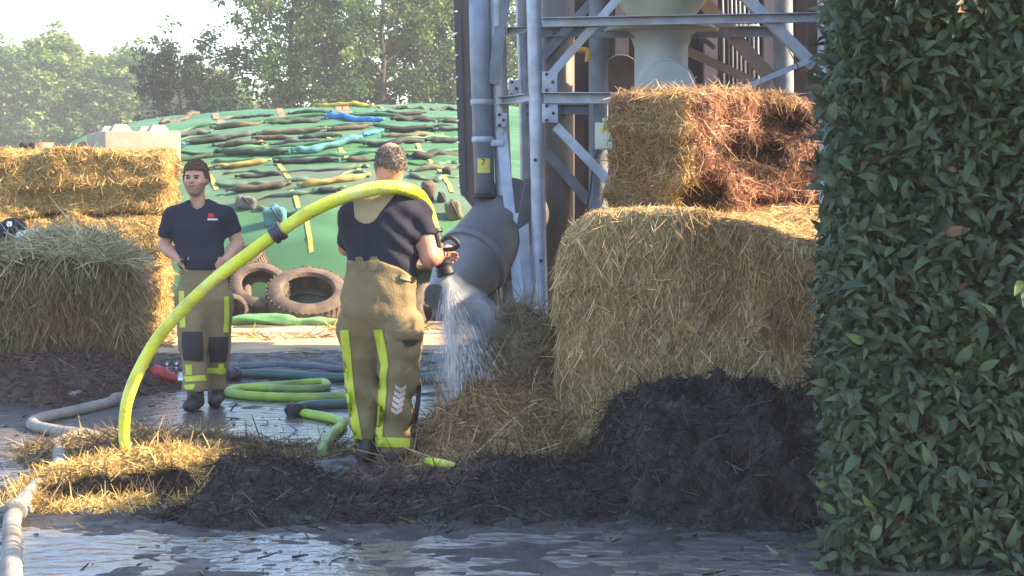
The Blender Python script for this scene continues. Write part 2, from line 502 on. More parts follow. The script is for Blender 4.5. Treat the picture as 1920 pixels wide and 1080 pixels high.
for px in ([(404, 214), (412, 226), (418, 240)], [(524, 204), (528, 214), (531, 223)], [(634, 201), (640, 210), (645, 219)], [(648, 201), (653, 210), (657, 219)], [(298, 252), (302, 262)]):
    stripe(px, .11, M['orange_tape'])

def fold(px, r, sd):
    pts = catmull([S(*q) for q in px], 14); n = len(pts); s = np.arange(n)
    pts[:, 1] += .10 * vnoise(np.stack([s * .16, 0 * s + sd, 0 * s], 1), 3)
    pts[:, 2] = tarp_z(pts[:, 0], pts[:, 1]) + r * .25
    rad = r * (.55 + .6 * np.abs(vnoise(np.stack([s * .21, 0 * s, 0 * s + sd], 1), 4))); rad[0] = rad[-1] = .004
    v, f = tube(pts, rad, 8, .7)
    v += .016 * np.stack([vnoise(v * 7, 7), vnoise(v * 7, 8), vnoise(v * 7, 9)], 1)
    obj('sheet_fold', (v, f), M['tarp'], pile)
for i, px in enumerate(([(306, 250), (420, 232), (560, 222), (700, 222), (862, 224)], [(312, 268), (440, 252), (600, 238), (740, 238), (864, 240)], [(330, 292), (450, 282), (600, 270), (740, 264), (864, 258)],
                        [(400, 304), (520, 298), (640, 292), (760, 286), (864, 278)], [(420, 326), (530, 322), (650, 318), (690, 318)], [(762, 312), (820, 308), (864, 302)], [(400, 348), (480, 350), (600, 340), (690, 326)],
                        [(470, 372), (560, 366), (650, 352)], [(765, 336), (820, 336), (860, 332)], [(480, 398), (560, 396), (620, 384)])):
    fold(px, .055, i)
# the long gravel bags lying on the sheet
BAGC = {'olive': ((.13, .125, .08), (.085, .08, .055)), 'dark green': ((.045, .075, .055), (.03, .05, .04)), 'black': ((.028, .03, .033), (.05, .05, .05)), 'grey': ((.12, .125, .12), (.07, .075, .075)),
        'blue': ((.035, .15, .40), (.05, .20, .42)), 'teal': ((.08, .22, .24), (.05, .14, .17)), 'yellow': ((.55, .40, .05), (.40, .30, .08)), 'ochre': ((.36, .27, .08), (.16, .13, .07)), 'brown': ((.11, .085, .06), (.06, .05, .04))}
for k, (a, b) in BAGC.items():
    M['bag_' + k] = mat(k.replace(' ', '_') + '_bag_fabric', a, .75, .25, col2=b, nscale=5, bump=.35, bscale=18, stretch=(.5, 1.5, 1.5))
bag_i = 0
def bag(px, c, r, label):
    global bag_i
    r = r * .86
    bag_i += 1
    rs = np.random.RandomState(100 + bag_i)
    pts = np.array([S(*q) for q in px]); pts = catmull(pts, 6)
    n = max(14, int(np.linalg.norm(pts[-1] - pts[0]) / .045))
    L = np.concatenate([[0], np.cumsum(np.linalg.norm(np.diff(pts, axis=0), axis=1))]); s = np.linspace(0, L[-1], n)
    pts = np.stack([np.interp(s, L, pts[:, k]) for k in range(3)], 1)
    pts[:, 2] = tarp_z(pts[:, 0], pts[:, 1]) + r * .62
    pts[:, 2] += .016 * vnoise(np.stack([s * 3, 0 * s, 0 * s + bag_i], 1), 3)
    e = np.minimum(s, L[-1] - s)
    rad = r * (.34 + .66 * sstep(.05, .13, e)) * (1 + .18 * fbm(np.stack([s * 5, 0 * s + bag_i, 0 * s], 1), 5, 2))
    rad[0] *= 2.0; rad[-1] *= 2.0
    v, f = tube(pts, rad, 10, .74)
    v += .02 * np.stack([vnoise(v * 9, 7), vnoise(v * 9, 8), vnoise(v * 9, 9)], 1)
    obj('sandbag', (v, f), M['bag_' + c], label=label, cat='sandbag', group='sandbags lying across the green silage sheet')
R1, R2, R3, R4, R5, R6, R7 = ['the top edge of the silage heap', 'the first bag row below the heap top', 'the second bag row from the heap top', 'the third bag row from the heap top', 'the fourth bag row, above the young man\'s head', 'the fifth bag row, level with the young man\'s head', 'the lowest bag row behind the hose']
for a in (
    ([(596, 199), (645, 198), (698, 201)], 'yellow', .06, 'bright yellow bag crowning the top edge of the silage heap'),
    ([(706, 202), (750, 205), (796, 206)], 'ochre', .05, 'thin ochre bag on the heap top, right of the bright yellow one'),
    ([(300, 236), (340, 226), (372, 214)], 'brown', .07, 'brown bag on the far left shoulder of the green heap, above the concrete block'),
    ([(808, 206), (832, 208), (860, 209)], 'dark green', .05, 'dark bag at the right end of the heap top beside the brown panel'),
    ([(610, 222), (660, 226), (720, 229)], 'blue', .085, 'bright blue crumpled bag in the first row below the yellow bag'),
    ([(396, 244), (440, 240), (493, 236)], 'olive', .075, 'olive bag at the left end of the first row below the heap top'),
    ([(495, 236), (550, 232), (608, 227)], 'dark green', .075, 'dark green bag ending left of the bright blue bag'),
    ([(735, 228), (775, 228), (815, 229)], 'black', .08, 'black bag just right of the bright blue bag'),
    ([(822, 230), (845, 230), (866, 229)], 'black', .085, 'black bag beside the brown panel in the row of the bright blue bag'),
    ([(312, 262), (350, 258), (396, 252)], 'grey', .08, 'grey bag on the left slope of the heap, right of the concrete block'),
    ([(398, 262), (440, 258), (480, 252)], 'grey', .075, 'grey bag at the left of the second row from the heap top'),
    ([(482, 254), (545, 251), (610, 245)], 'olive', .075, 'long olive bag in the second row, under the dark green bag'),
    ([(612, 247), (655, 244), (697, 240)], 'brown', .07, 'brown bag under the bright blue bag'),
    ([(722, 246), (770, 246), (812, 245)], 'black', .075, 'long black bag in the second row, right of the small blue bag'),
    ([(815, 246), (840, 245), (866, 244)], 'grey', .07, 'grey bag at the right end of the second row by the brown panel'),
    ([(680, 259), (698, 253), (716, 248)], 'blue', .06, 'small blue bag in the middle of the heap, lower than the bright blue one'),
    ([(298, 284), (322, 281), (346, 276)], 'blue', .075, 'blue bag at the left edge of the heap beside the concrete block'),
    ([(346, 273), (390, 268), (432, 264)], 'black', .075, 'black bag right of the blue bag at the left edge'),
    ([(470, 264), (510, 262), (548, 262)], 'brown', .065, 'brown bag in the middle of the third row, left of the dark knotted end'),
    ([(560, 262), (600, 258), (640, 256)], 'dark green', .065, 'dark green bag in the third row below the brown bag'),
    ([(318, 304), (362, 299), (406, 290)], 'dark green', .075, 'dark green bag left of and above the young man\'s head'),
    ([(410, 291), (475, 291), (541, 289)], 'dark green', .08, 'long dark green bag between the young man\'s head and the teal bag'),
    ([(546, 291), (610, 281), (676, 264)], 'teal', .085, 'crumpled teal bag slanting up towards the older man\'s head'),
    ([(680, 275), (735, 272), (792, 266)], 'black', .07, 'black bag running behind the top of the older man\'s head'),
    ([(798, 268), (830, 268), (866, 266)], 'black', .075, 'black bag right of the older man\'s head, upper of two by the panel'),
    ([(322, 324), (360, 321), (402, 317)], 'ochre', .06, 'ochre bag just behind the young man\'s head'),
    ([(404, 317), (455, 312), (509, 305)], 'ochre', .07, 'ochre bag right of the young man\'s head'),
    ([(511, 309), (575, 307), (636, 304)], 'black', .07, 'thin black bag in the middle of the heap, under the teal bag'),
    ([(640, 306), (675, 304), (706, 300)], 'brown', .065, 'brown bag left of the older man\'s head'),
    ([(762, 299), (812, 294), (866, 288)], 'black', .08, 'black bag right of the older man\'s ear, lower of two by the panel'),
    ([(424, 364), (485, 358), (545, 346)], 'brown', .075, 'brown bag right of the young man\'s shoulder'),
    ([(556, 353), (625, 343), (692, 331)], 'ochre', .075, 'ochre bag just above the yellow hose left of the older man\'s neck'),
    ([(402, 226), (455, 222), (515, 218)], 'grey', .05, 'thin grey bag nearest the heap top on the left, between two orange stripes'),
    ([(540, 214), (580, 212), (622, 211)], 'dark green', .05, 'thin dark bag just under the left end of the bright yellow bag'),
    ([(665, 214), (730, 215), (800, 217)], 'black', .05, 'thin black bag just above and right of the bright blue bag'),
    ([(400, 275), (450, 273), (498, 271)], 'brown', .06, 'brown bag above the long dark green bag, left of the teal one'),
    ([(505, 273), (560, 272), (612, 268)], 'grey', .06, 'grey bag just above the left end of the teal bag'),
    ([(716, 258), (775, 257), (830, 256)], 'olive', .06, 'olive bag right of the small blue bag'),
    ([(440, 336), (490, 332), (540, 329)], 'black', .05, 'thin black bag between the two ochre and brown bags near the young man'),
    ([(770, 322), (815, 318), (862, 314)], 'olive', .06, 'olive bag level with the older man\'s chin, by the panel'),
    ([(586, 361), (615, 361), (642, 360)], 'black', .07, 'short black bag half hidden behind the raised hose'),
):
    bag(*a)
def sack(x, y, w, h, c, label, seed, tilt=0.0, name='rubble_sack'):
    b = S(x, y); s = b[1] / F
    W2, H2 = w * s / 2, h * s / 2
    cy, sy = math.cos(tilt), math.sin(tilt)
    def f(p):
        q = p - (b + np.array([0, -.02, H2 * .7]))
        q = np.stack([q[:, 0] * cy - q[:, 2] * sy, q[:, 1], q[:, 0] * sy + q[:, 2] * cy], 1)
        d = smin(rbox(q, (0, 0, 0), (W2, W2 * .8, H2), .4 * min(W2, H2)), ell(q, (W2 * .1, 0, H2 * 1.02), (W2 * .3, W2 * .3, H2 * .35)), .03)
        return d + .018 * fbm(p * 9 + seed, seed, 3)
    r = max(W2, H2) * 1.6 + .08
    v, fc = nets(f, b - r + [0, 0, H2 * .5], b + r + [0, 0, H2 * .7], .02)
    t = thing(name, label, 'sack', b, 'knotted sacks on the lower slope of the heap')
    obj('sack_cloth', (v, fc), M['bag_' + c], t)
    a = b + np.array([-W2 * .5, -W2 * .5, H2 * 1.5])
    obj('strap', tube(catmull([b + [-W2 * .6, -.02, H2 * 1.6], b + [-W2 * .2, -W2 * .9, H2 * 1.5], b + [W2 * .3, -W2 * .95, H2 * .7], b + [W2 * .5, -W2 * .8, .02]], 5), .012, 6), M['black'], t)
sack(462, 388, 36, 22, 'grey', 'small grey knotted sack on the sheet beside the young man\'s shoulder', 1, .2)
sack(516, 418, 40, 34, 'teal', 'teal knotted sack on the green sheet left of the black hose coupling', 2, -.1)
sack(802, 372, 26, 36, 'brown', 'upright brown sack on the sheet right of the older man\'s shoulder', 3, .15)
sack(828, 376, 18, 18, 'black', 'small black sack lying next to the upright brown sack', 4, .2)
sack(850, 408, 30, 34, 'olive', 'olive sack on the sheet just above the big grey duct', 5, -.2)
sack(838, 326, 16, 12, 'black', 'small black bag end on the sheet by the brown panel edge', 6, 0)

# ------------------------------------------------------------------ tyres and rolled sheet at the foot of the heap
def tyre(x, y, Y, R, r, nrm, label, squash=1.0, rim=.6):
    c = P(x, y, Y); nrm = np.array(nrm, float); nrm /= np.linalg.norm(nrm)
    half = r
    prof = [(-.75, rim), (-1.0, rim + .06), (-1.02, .72), (-.96, .88), (-.78, .965), (-.3, 1.0), (.3, 1.0), (.78, .965), (.96, .88), (1.02, .72), (1.0, rim + .06), (.75, rim), (.6, rim + .05), (.6, .82), (0, .90), (-.6, .82), (-.6, rim + .05), (-.75, rim)]
    p2 = [((t + 1) / 2, q * R) for t, q in prof]
    v, f = lathe(c - nrm * half, c + nrm * half, p2, 44, cap=False)
    t = thing('tyre', label, 'tyre', c - [0, 0, R * .4], 'old tyres at the foot of the green silage heap')
    obj('casing', (v, f), M['tyre'], t, sharp=40)
    # tread lugs round the crown
    u = np.cross(nrm, [0, .3, 1.0]); u /= np.linalg.norm(u); w = np.cross(nrm, u)
    lugs = []
    n = 40
    for k in range(n):
        a = 2 * math.pi * k / n; d = math.cos(a) * u + math.sin(a) * w; tg = -math.sin(a) * u + math.cos(a) * w
        for sgn in (-1, 1):
            q0 = c + d * R * 1.0 + nrm * half * .1 * sgn; q1 = c + d * R * .985 + nrm * half * .8 * sgn + tg * R * .05
            lugs.append(beam(q0, q1, R * .055, .012, up=d))
    o = obj('tread', join(*lugs), M['tyre'], t, smooth=False)
    o['kind'] = 'stuff'
tyre(487, 543, 21.25, .36, .13, (.15, -.75, .75), 'brown lorry tyre leaning left of the largest tyre, its round hole facing us')
tyre(577, 561, 21.15, .50, .17, (.10, -.62, 1.0), 'largest grey-brown tyre lying tilted in the middle of the tyre row')
tyre(622, 512, 22.0, .43, .15, (.1, -.5, 1.1), 'dark tyre on the heap slope behind the largest tyre, half hidden by the older man')
tyre(458, 497, 21.9, .30, .15, (-.3, -.5, .9), 'tyre lying flat and highest at the left end, under the yellow hose')
tyre(420, 548, 21.6, .33, .14, (.55, -.8, .5), 'tyre half hidden behind the young man\'s right-hand hip pocket')
tyre(436, 583, 20.9, .20, .08, (.5, -.9, .4), 'small pale tyre at ground level beside the young man\'s trouser stripe')
tyre(790, 545, 21.5, .42, .15, (.45, -.85, .55), 'dark tyre standing behind the older man\'s right hip')
tyre(803, 588, 20.9, .36, .14, (.9, -.7, .35), 'brown tyre at ground level behind the older man\'s cargo pocket')
tyre(918, 563, 20.6, .26, .11, (.1, -.5, 1.0), 'tyre lying flat behind the water spray, beside the steel leg')
tyre(905, 596, 20.3, .20, .09, (.0, -.45, 1.0), 'small flat tyre lowest behind the water spray')
def crumple(px, Y, rad, seed, name, m, label, cat, flat=.7):
    pts = catmull([P(x, y, Y) for x, y in px], 10)
    n = len(pts); s = np.linspace(0, 1, n)
    r = np.interp(s, np.linspace(0, 1, len(rad)), rad)
    v, f = tube(pts, r, 18, flat)
    d = fbm(np.stack([v[:, 0] * 2.2, v[:, 1] * 7, v[:, 2] * 7], 1), seed, 3)
    v = v + d[:, None] * .035 * np.array([.3, 1, 1]) + .03 * np.abs(np.sin(v[:, 0:1] * 3 + v[:, 2:3] * 16)) * np.array([0, -1, .6])
    return obj(name, (v, f), m, label=label, cat=cat)
M['tarp2'] = mat('loose_green_sheet', (.09, .26, .10), .5, .4, col2=(.16, .30, .12), nscale=3, bump=.3, bscale=10)
crumple([(432, 604), (480, 600), (520, 602), (560, 606), (600, 604), (655, 606)], 20.4, [.06, .10, .11, .13, .09, .08, .05], 3, 'rolled_sheet', M['tarp2'], 'crumpled roll of loose green sheet lying on the ground below the tyres', 'plastic sheet')
crumple([(438, 618), (520, 616), (600, 620), (700, 618)], 20.0, [.04, .05, .05, .05, .04], 5, 'flat_sheet', M['bag_olive'], 'olive sheet edge lying on the pale concrete under the green roll', 'plastic sheet')
obj('pipe', tube([P(780, 619, 20.1), P(850, 621, 20.1), P(905, 624, 20.1)], .04, 10), mat('dull_green_pipe', (.10, .22, .15), .5), label='straight green pipe on the ground to the right of the older man', cat='pipe')

# ------------------------------------------------------------------ concrete blocks left of the heap
def lego_block(x0, x1, ytop, Y, h, depth, studs, label, rz=math.radians(24)):
    a, b = P(x0, ytop, Y), P(x1, ytop, Y); w = b[0] - a[0]
    c = np.array([(a[0] + b[0]) / 2, Y + depth / 2, a[2] - h / 2])
    t = thing('concrete_block', label, 'concrete block', c - [0, 0, h / 2])
    w = w / math.cos(rz); cr, sr = math.cos(rz), math.sin(rz)
    obj('block_body', box(c, (w, depth, h), rz, .025), M['concrete'], t, sharp=30)
    for j in range(2):
        for i in range(studs):
            lx = w * ((i + .5) / studs - .5); ly = depth * (-.28 + .56 * j); sx = c[0] + lx * cr - ly * sr; sy = c[1] + lx * sr + ly * cr
            q = np.array([[-1, -1, 0], [1, -1, 0], [1, 1, 0], [-1, 1, 0], [-.55, -.55, 1], [.55, -.55, 1], [.55, .55, 1], [-.55, .55, 1]]) * [.145, .145, .10]; q = np.stack([q[:, 0] * cr - q[:, 1] * sr, q[:, 0] * sr + q[:, 1] * cr, q[:, 2]], 1) + [sx, sy, a[2] + .001]
            obj('stud', (q, [(0, 1, 5, 4), (1, 2, 6, 5), (2, 3, 7, 6), (3, 0, 4, 7), (4, 5, 6, 7)]), M['concrete'], t, smooth=False)
    return c
lego_block(165, 296, 246, 24.0, .62, 1.3, 2, 'pale concrete block with bumps on top, behind the sunlit bale stack')
cb = P(165, 246, 24.0)
for k, nm in ((1, 'middle'), (2, 'bottom')):
    c = np.array([P(230, 246, 24)[0], 24.65, cb[2] - .62 * k - .31])
    obj('concrete_block', box(c, (.95, 1.3, .616), math.radians(24), .025), M['concrete'], label='plain concrete block, %s of the stack under the bumpy one' % nm, cat='concrete block')
# brown earth bank and clutter left of the block
def bank_f(p):
    a, b = P(60, 286, 25.5), P(172, 252, 25.5)
    t = np.clip((p[:, 0] - a[0]) / (b[0] - a[0]), -.6, 1.3)
    top = a[2] + (b[2] - a[2]) * t - .55 * np.abs(p[:, 1] - 25.8) + .05 * fbm(p * 4, 4, 3)
    d = np.maximum(p[:, 2] - top, np.abs(p[:, 0] - (a[0] + b[0]) / 2) - .95)
    return d * .7
v, f = nets(bank_f, (-8.0, 23.6, -.1), (-5.6, 28, 2.9), .09)
obj('earth_bank', (v, f), mat('red_brown_soil', (.14, .085, .06), .95, .1, col2=(.08, .05, .04), nscale=4, bump=.6, bscale=14), kind='structure')
q = P(58, 283, 23.5)
obj('rubble_sack', nets(lambda p: rbox(p, q + [0, 0, .02], (.13, .1, .09), .04) + .02 * fbm(p * 12, 2, 2), q - .35, q + .35, .02), M['bag_black'], label='small black bag on the sunlit bales at the far left', cat='sack')
q2 = P(83, 285, 23.3)
obj('bucket', lathe(q2 - [0, 0, .1], q2 + [0, 0, .12], [(0, .08), (.02, .085), (1, .12), (1, .112), (.08, .08)], 20), mat('faded_orange_plastic', (.55, .25, .14), .6), label='faded orange bucket beside the small black bag', cat='bucket')
# ------------------------------------------------------------------ trees
def leaf_quads(c, nrm, size, rs, asp=.62):
    n = len(c)
    t = unit(np.cross(nrm, rs.randn(n, 3))); b = np.cross(nrm, t)
    s = size[:, None]
    v = np.stack([c - t * s * .5, c - b * s * asp * .5 + nrm * s * .08, c + t * s * .5, c + b * s * asp * .5 + nrm * s * .08], 1).reshape(-1, 3)
    q = (np.arange(n) * 4)[:, None] + np.arange(4)[None]
    return v, q
def make_tree(seed, height, rad, base_frac, n_limbs, n_clump, per, leaf, pal, shape='round', trunk_r=.22, clump_r=.55):
    """returns trunk mesh, limb mesh, crown mesh; the tree stands at the origin"""
    rs = np.random.RandomState(seed)
    tr = []; z = 0; xy = np.zeros(2)
    ts = np.linspace(0, 1, 12)
    lean = np.cumsum(rs.randn(12, 2) * .10, axis=0)
    tp = np.stack([lean[:, 0], lean[:, 1], ts * height * .93], 1); tp[0, :2] = 0
    trr = trunk_r * (1 - .9 * ts) + .02; trr[0] *= 1.3
    trunk = tube(tp, trr, 10)
    limbs = []; tips = []
    for k in range(n_limbs):
        h = base_frac + (1 - base_frac) * ((k + rs.rand()) / n_limbs) * .95
        o = np.array([np.interp(h * height * .93, tp[:, 2], tp[:, i]) for i in range(3)])
        a = 2.399 * k + rs.rand() * 1.2
        if shape == 'round': ext = rad * math.sqrt(max(.05, 1 - ((h - .52) / .55) ** 2)) * (.65 + .5 * rs.rand())
        else: ext = rad * (1.05 - .75 * h) * (.7 + .5 * rs.rand())
        rise = ext * (.35 + .6 * rs.rand()) if shape == 'round' else ext * 1.5
        d = np.array([math.cos(a), math.sin(a), 0])
        e = o + d * ext + [0, 0, rise]
        m = o + d * ext * .5 + [0, 0, rise * .32] + rs.randn(3) * .12
        pts = catmull([o, m, e], 4)
        limbs.append(tube(pts, np.linspace(trunk_r * (1 - .85 * h) * .55, .018, len(pts)), 6))
        for q in pts[3:]: tips.append(q)
        for s in range(3):
            b0 = pts[4 + rs.randint(len(pts) - 5)]; b1 = b0 + unit(d + rs.randn(3) * .8) * ext * .38 + [0, 0, .2]
            limbs.append(tube([b0, (b0 + b1) / 2 + rs.randn(3) * .06, b1], [.035, .025, .012], 5)); tips += [(b0 + b1) / 2, b1, b1]
    tips = np.array(tips)
    ci = rs.randint(len(tips), size=n_clump)
    cc = tips[ci] + rs.randn(n_clump, 3) * clump_r * .8
    cr = clump_r * (.5 + .8 * rs.rand(n_clump))
    ccol = pick(pal, n_clump, rs, .2)
    n = n_clump * per
    k = np.repeat(np.arange(n_clump), per)
    off = rs.randn(n, 3); off = unit(off) * (rs.rand(n, 1) ** .5)
    c = cc[k] + off * cr[k][:, None] * np.array([1, 1, .75])
    nr = unit(off * .6 + rs.randn(n, 3) * .7 + [0, 0, .5])
    v, q = leaf_quads(c, nr, leaf * (.6 + .8 * rs.rand(n)), rs)
    col = np.repeat(np.clip(ccol[k] * (1 + .18 * rs.randn(n, 1)), .01, .6), 4, axis=0)
    return trunk, join(*limbs), (v, q, col)
def plant_tree(data, loc, rz, sc, name, label, group):
    t = thing(name, label, 'tree', (0, 0, 0), group)
    tr, lb, (v, q, col) = data
    obj('trunk', tr, M['bark'], t); obj('limbs', lb, M['bark'], t)
    obj('crown', (v, q), M['leaf_tree'], t, smooth=False, tint=col)
    t.location = loc; t.rotation_euler = (0, 0, rz); t.scale = sc
    return t
def copy_thing(t, loc, rz, sc, label, group=None):
    c = t.copy(); link(c); c.location = loc; c.rotation_euler = (0, 0, rz); c.scale = sc; c['label'] = label
    if group: c['group'] = group
    for ch in t.children:
        d = ch.copy(); link(d); d.parent = c
        for g in ch.children:
            e = g.copy(); link(e); e.parent = d
    return c
GR = [(.075, .13, .035), (.10, .16, .04), (.055, .10, .03), (.12, .18, .045)]
g1 = 'tall open-crowned trees behind the silage heap'
d1 = make_tree(11, 11.2, 3.5, .10, 36, 480, 50, .17, GR, clump_r=.50)
d2 = make_tree(23, 11.8, 3.8, .08, 38, 560, 50, .17, GR, clump_r=.52)
def px_at(x, Y): return (x - 960) / F * Y
plant_tree(d1, (px_at(543, 72), 72, -.2), .3, (1.0, 1.0, 1.0), 'broadleaf_tree', 'airy broadleaf tree left of the older man\'s head, sky showing through its crown', g1)
plant_tree(d2, (px_at(722, 70), 70, -.2), 1.7, (.95, .95, 1.0), 'broadleaf_tree', 'tree with a thick dark trunk rising right above the older man\'s head', g1)
t1 = [o for o in COL.objects if o.name == 'broadleaf_tree'][0]
copy_thing(t1, (px_at(822, 74), 74, -.2), 2.6, (.95, .95, 1.02), 'broadleaf tree cut off by the brown panel at the right of the tree row')
copy_thing(t1, (px_at(648, 80), 80, -.2), 4.4, (.85, .85, .95), 'broadleaf tree between the airy tree and the thick-trunked tree')
copy_thing(t1, (px_at(930, 73), 73, -.2), 5.2, (1.0, 1.0, 1.0), 'broadleaf tree mostly hidden behind the steel tower')
GD = [(.035, .062, .035), (.045, .075, .04), (.03, .05, .03)]
d3 = make_tree(31, 9.2, 2.3, .04, 34, 330, 60, .20, GD, clump_r=.5, trunk_r=.2)
plant_tree(d3, (px_at(352, 74), 74, -.2), 0, (.72, .72, .88), 'dark_tree', 'low dark tree standing apart left of the airy trees', 'dark shorter trees behind the heap')
t3 = [o for o in COL.objects if o.name == 'dark_tree'][0]
copy_thing(t3, (px_at(404, 77), 77, -.2), 2.0, (.55, .55, .62), 'smaller dark tree tucked between the low dark tree and the airy tree')
copy_thing(t3, (px_at(610, 68), 68, -.2), 3.0, (.9, .6, .36), 'low dark bush below the airy trees, just over the yellow sandbag')
copy_thing(t3, (px_at(480, 68), 68, -.2), 1.0, (.8, .6, .33), 'low dark bush under the left side of the airy tree')
copy_thing(t3, (px_at(800, 68), 68, -.2), 4.0, (.8, .6, .38), 'low dark bush right of the thick dark trunk')
GP = [(.15, .25, .06), (.17, .27, .065), (.12, .20, .055), (.20, .29, .08)]
d4 = make_tree(41, 15.5, 2.7, .03, 46, 620, 45, .34, GP, shape='tall', clump_r=.75, trunk_r=.25)
gp = 'pale poplars of the far tree line'
pops = [(-40, 1.0, 'at the left border of the photo'), (22, 1.02, 'second from the left border'), (66, .97, 'third from the left border'), (112, 1.04, 'fourth from the left border'), (160, .99, 'fifth from the left border, behind the concrete block'), (205, 1.0, 'sixth from the left border'), (250, .95, 'above the right edge of the concrete block'), (292, .93, 'just left of the low dark tree'), (335, .9, 'peeping out behind the low dark tree'), (395, .84, 'right of the low dark tree'), (445, .8, 'behind the left side of the airy tree'), (505, .72, 'behind the airy tree')]
t4 = None
for i, (x, s, where) in enumerate(pops):
    Y = 132 + 9 * ((i * 7) % 3); lab = 'hazy pale poplar %s' % where
    if t4 is None: t4 = plant_tree(d4, (px_at(x, Y), Y, -.2), 0, (1.15, 1.15, s * .86), 'poplar_tree', lab, gp)
    else: copy_thing(t4, (px_at(x, Y), Y, -.2), 1.9 * i, (1.15, 1.15, s * .86), lab)
# the far undergrowth between the trunks: nobody could count it
rs = np.random.RandomState(55)
n = 26000
X = rs.uniform(-62, 8, n); Y = rs.uniform(118, 156, n); Z = rs.rand(n) ** 1.4 * (3.2 + 1.2 * vnoise(np.stack([X * .3, Y * .1, X * 0], 1), 2)) - .1
v, q = leaf_quads(np.stack([X, Y, Z], 1), unit(rs.randn(n, 3) + [0, 0, .4]), .5 + .4 * rs.rand(n), rs)
obj('undergrowth', (v, q), M['leaf_tree'], smooth=False, tint=np.repeat(pick(GP, n, rs), 4, axis=0), kind='stuff', label='low scrub along the foot of the far tree line', cat='scrub')

# ------------------------------------------------------------------ brown shed wall behind the steel tower, and an added wing that shades the yard
def corrugated(a, b, z0, z1, step, amp, thick=.05):
    a = np.array(a, float); b = np.array(b, float); L = np.linalg.norm(b - a); d = (b - a) / L; nr = np.array([d[1], -d[0], 0])
    prof = []; s = 0
    while s < L:
        prof += [(s, 0), (s + step * .35, 0), (s + step * .5, amp), (s + step * .85, amp)]; s += step
    prof.append((L, 0)); v = []; n = len(prof)
    for z in (z0, z1):
        for s_, o_ in prof: v.append(a + d * min(s_, L) + nr * o_ + [0, 0, z])
        for s_, o_ in prof: v.append(a + d * min(s_, L) - nr * thick + [0, 0, z])
    f = []
    for i in range(n - 1):
        f += [(i, i + 1, 2 * n + i + 1, 2 * n + i), (n + i + 1, n + i, 3 * n + i, 3 * n + i + 1), (2 * n + i, 2 * n + i + 1, 3 * n + i + 1, 3 * n + i), (i + 1, i, n + i, n + i + 1)]
    return np.array(v), f
shed = thing('grain_shed', 'dark brown sheet-metal shed closing off the yard behind the steel tower, with added shading wing', 'shed', (3, 19, 0))
YB = 19.3
obj('back_wall', corrugated((px_at(1000, YB), YB, 0), (5.2, YB, 0), 0, 6.4, .30, .04), M['shed'], shed, smooth=False)
obj('added_shade_wall', corrugated((2.98, 16.95, 0), (2.98, 11.7, 0), 0, 8.0, .30, .04), M['shed'], shed, smooth=False)  # added wing, unseen behind the hedge, placed to shade young man and yard
obj('added_wing_roof', box((4.1, 14.3, 8.05), (2.4, 5.4, .1)), M['shed'], shed)
obj('added_wing_end', corrugated((5.2, 11.7, 0), (2.98, 11.7, 0), 0, 8.0, .30, .04), M['shed'], shed, smooth=False)
for x in (1165, 1330, 1440):
    obj('wall_post', beam((px_at(x, 19.1), 19.1, 0), (px_at(x, 19.1), 19.1, 6.2), .14, .14), M['brown_sheet'], shed, smooth=False)

# ------------------------------------------------------------------ galvanised steel tower
T = thing('steel_tower', 'galvanised steel frame tower of legs, beams and diagonal braces beside the bales', 'steel tower', G(1010, 690))
def leg(px, Y, r, m='galv'):
    pts = [P(x, y, Y) for x, y in px]; pts[-1][2] = max(pts[-1][2], 0.0)
    return obj('leg', tube(pts, r, 14), M[m], T, sharp=50)
YF, YL, YK = 16.35, 16.85, 17.4
leg([(998, -90), (1006, 230), (1016, 690)], YF, .068)
leg([(926, -90), (940, 250), (959, 672)], YL, .080)
leg([(973, -90), (982, 140), (992, 610)], YK, .055)
leg([(1466, -90), (1470, 200), (1476, 600)], YK, .10, 'galv_dull')
leg([(1122, -90), (1122, 200), (1122, 600)], YK - .2, .095, 'galv_dull')
leg([(1545, -90), (1548, 200), (1552, 640)], YF, .068)
def brace(p, Yp, q, Yq, w=.075, m='galv', nm='brace', flip=1, th=.007):
    return obj(nm, angle_iron(P(*p, Yp), P(*q, Yq), w, th, flip=flip), M[m], T, smooth=False)
def channel(p, Yp, q, Yq, h, d, m='galv', nm='beam'):
    a, b = P(*p, Yp), P(*q, Yq)
    t = unit(b - a); s = np.cross(t, [0, 0, 1.0]); s /= np.linalg.norm(s)
    parts = [beam(a, b, .008, h), beam(a - s * -d / 2 + [0, 0, h / 2 - .004], b + s * d / 2 + [0, 0, h / 2 - .004], d, .008), beam(a + s * d / 2 - [0, 0, h / 2 - .004], b + s * d / 2 - [0, 0, h / 2 - .004], d, .008)]
    return obj(nm, join(*parts), M[m], T, smooth=False)
channel((1018, 43), YF, (1545, 33), YF, .085, .10)
channel((1020, 184), YF, (1548, 186), YF, .10, .12)
channel((938, 190), YL, (995, 183), YF, .075, .06)
channel((952, 58), YL, (992, 56), YF, .06, .06, 'galv_dull')
channel((985, 60), YK, (1470, 60), YK, .10, .08, 'galv_dull')
channel((985, 205), YK, (1470, 205), YK, .10, .08, 'galv_dull')
brace((1026, 148), YF - .02, (1175, -22), YF - .02)
brace((1042, 236), YF - .02, (1195, 395), YF - .02, .085)
brace((1016, 108), YK - .05, (1135, -25), YK - .05, .09, 'galv_dull')
brace((1022, 282), YK - .05, (1160, 440), YK - .05, .10, 'galv_dull')
brace((962, -40), YL, (935, 160), YL - .05, .11, 'galv_dull', th=.01)
brace((948, 232), YL, (988, 600), YF + .1, .10)
brace((1003, 330), YF + .1, (962, 560), YL + .1, .12, 'galv_dull', th=.01)
brace((990, 400), YF + .3, (1000, 610), YF + .2, .14)
brace((1395, -10), YF - .02, (1528, 122), YF - .02, .10)
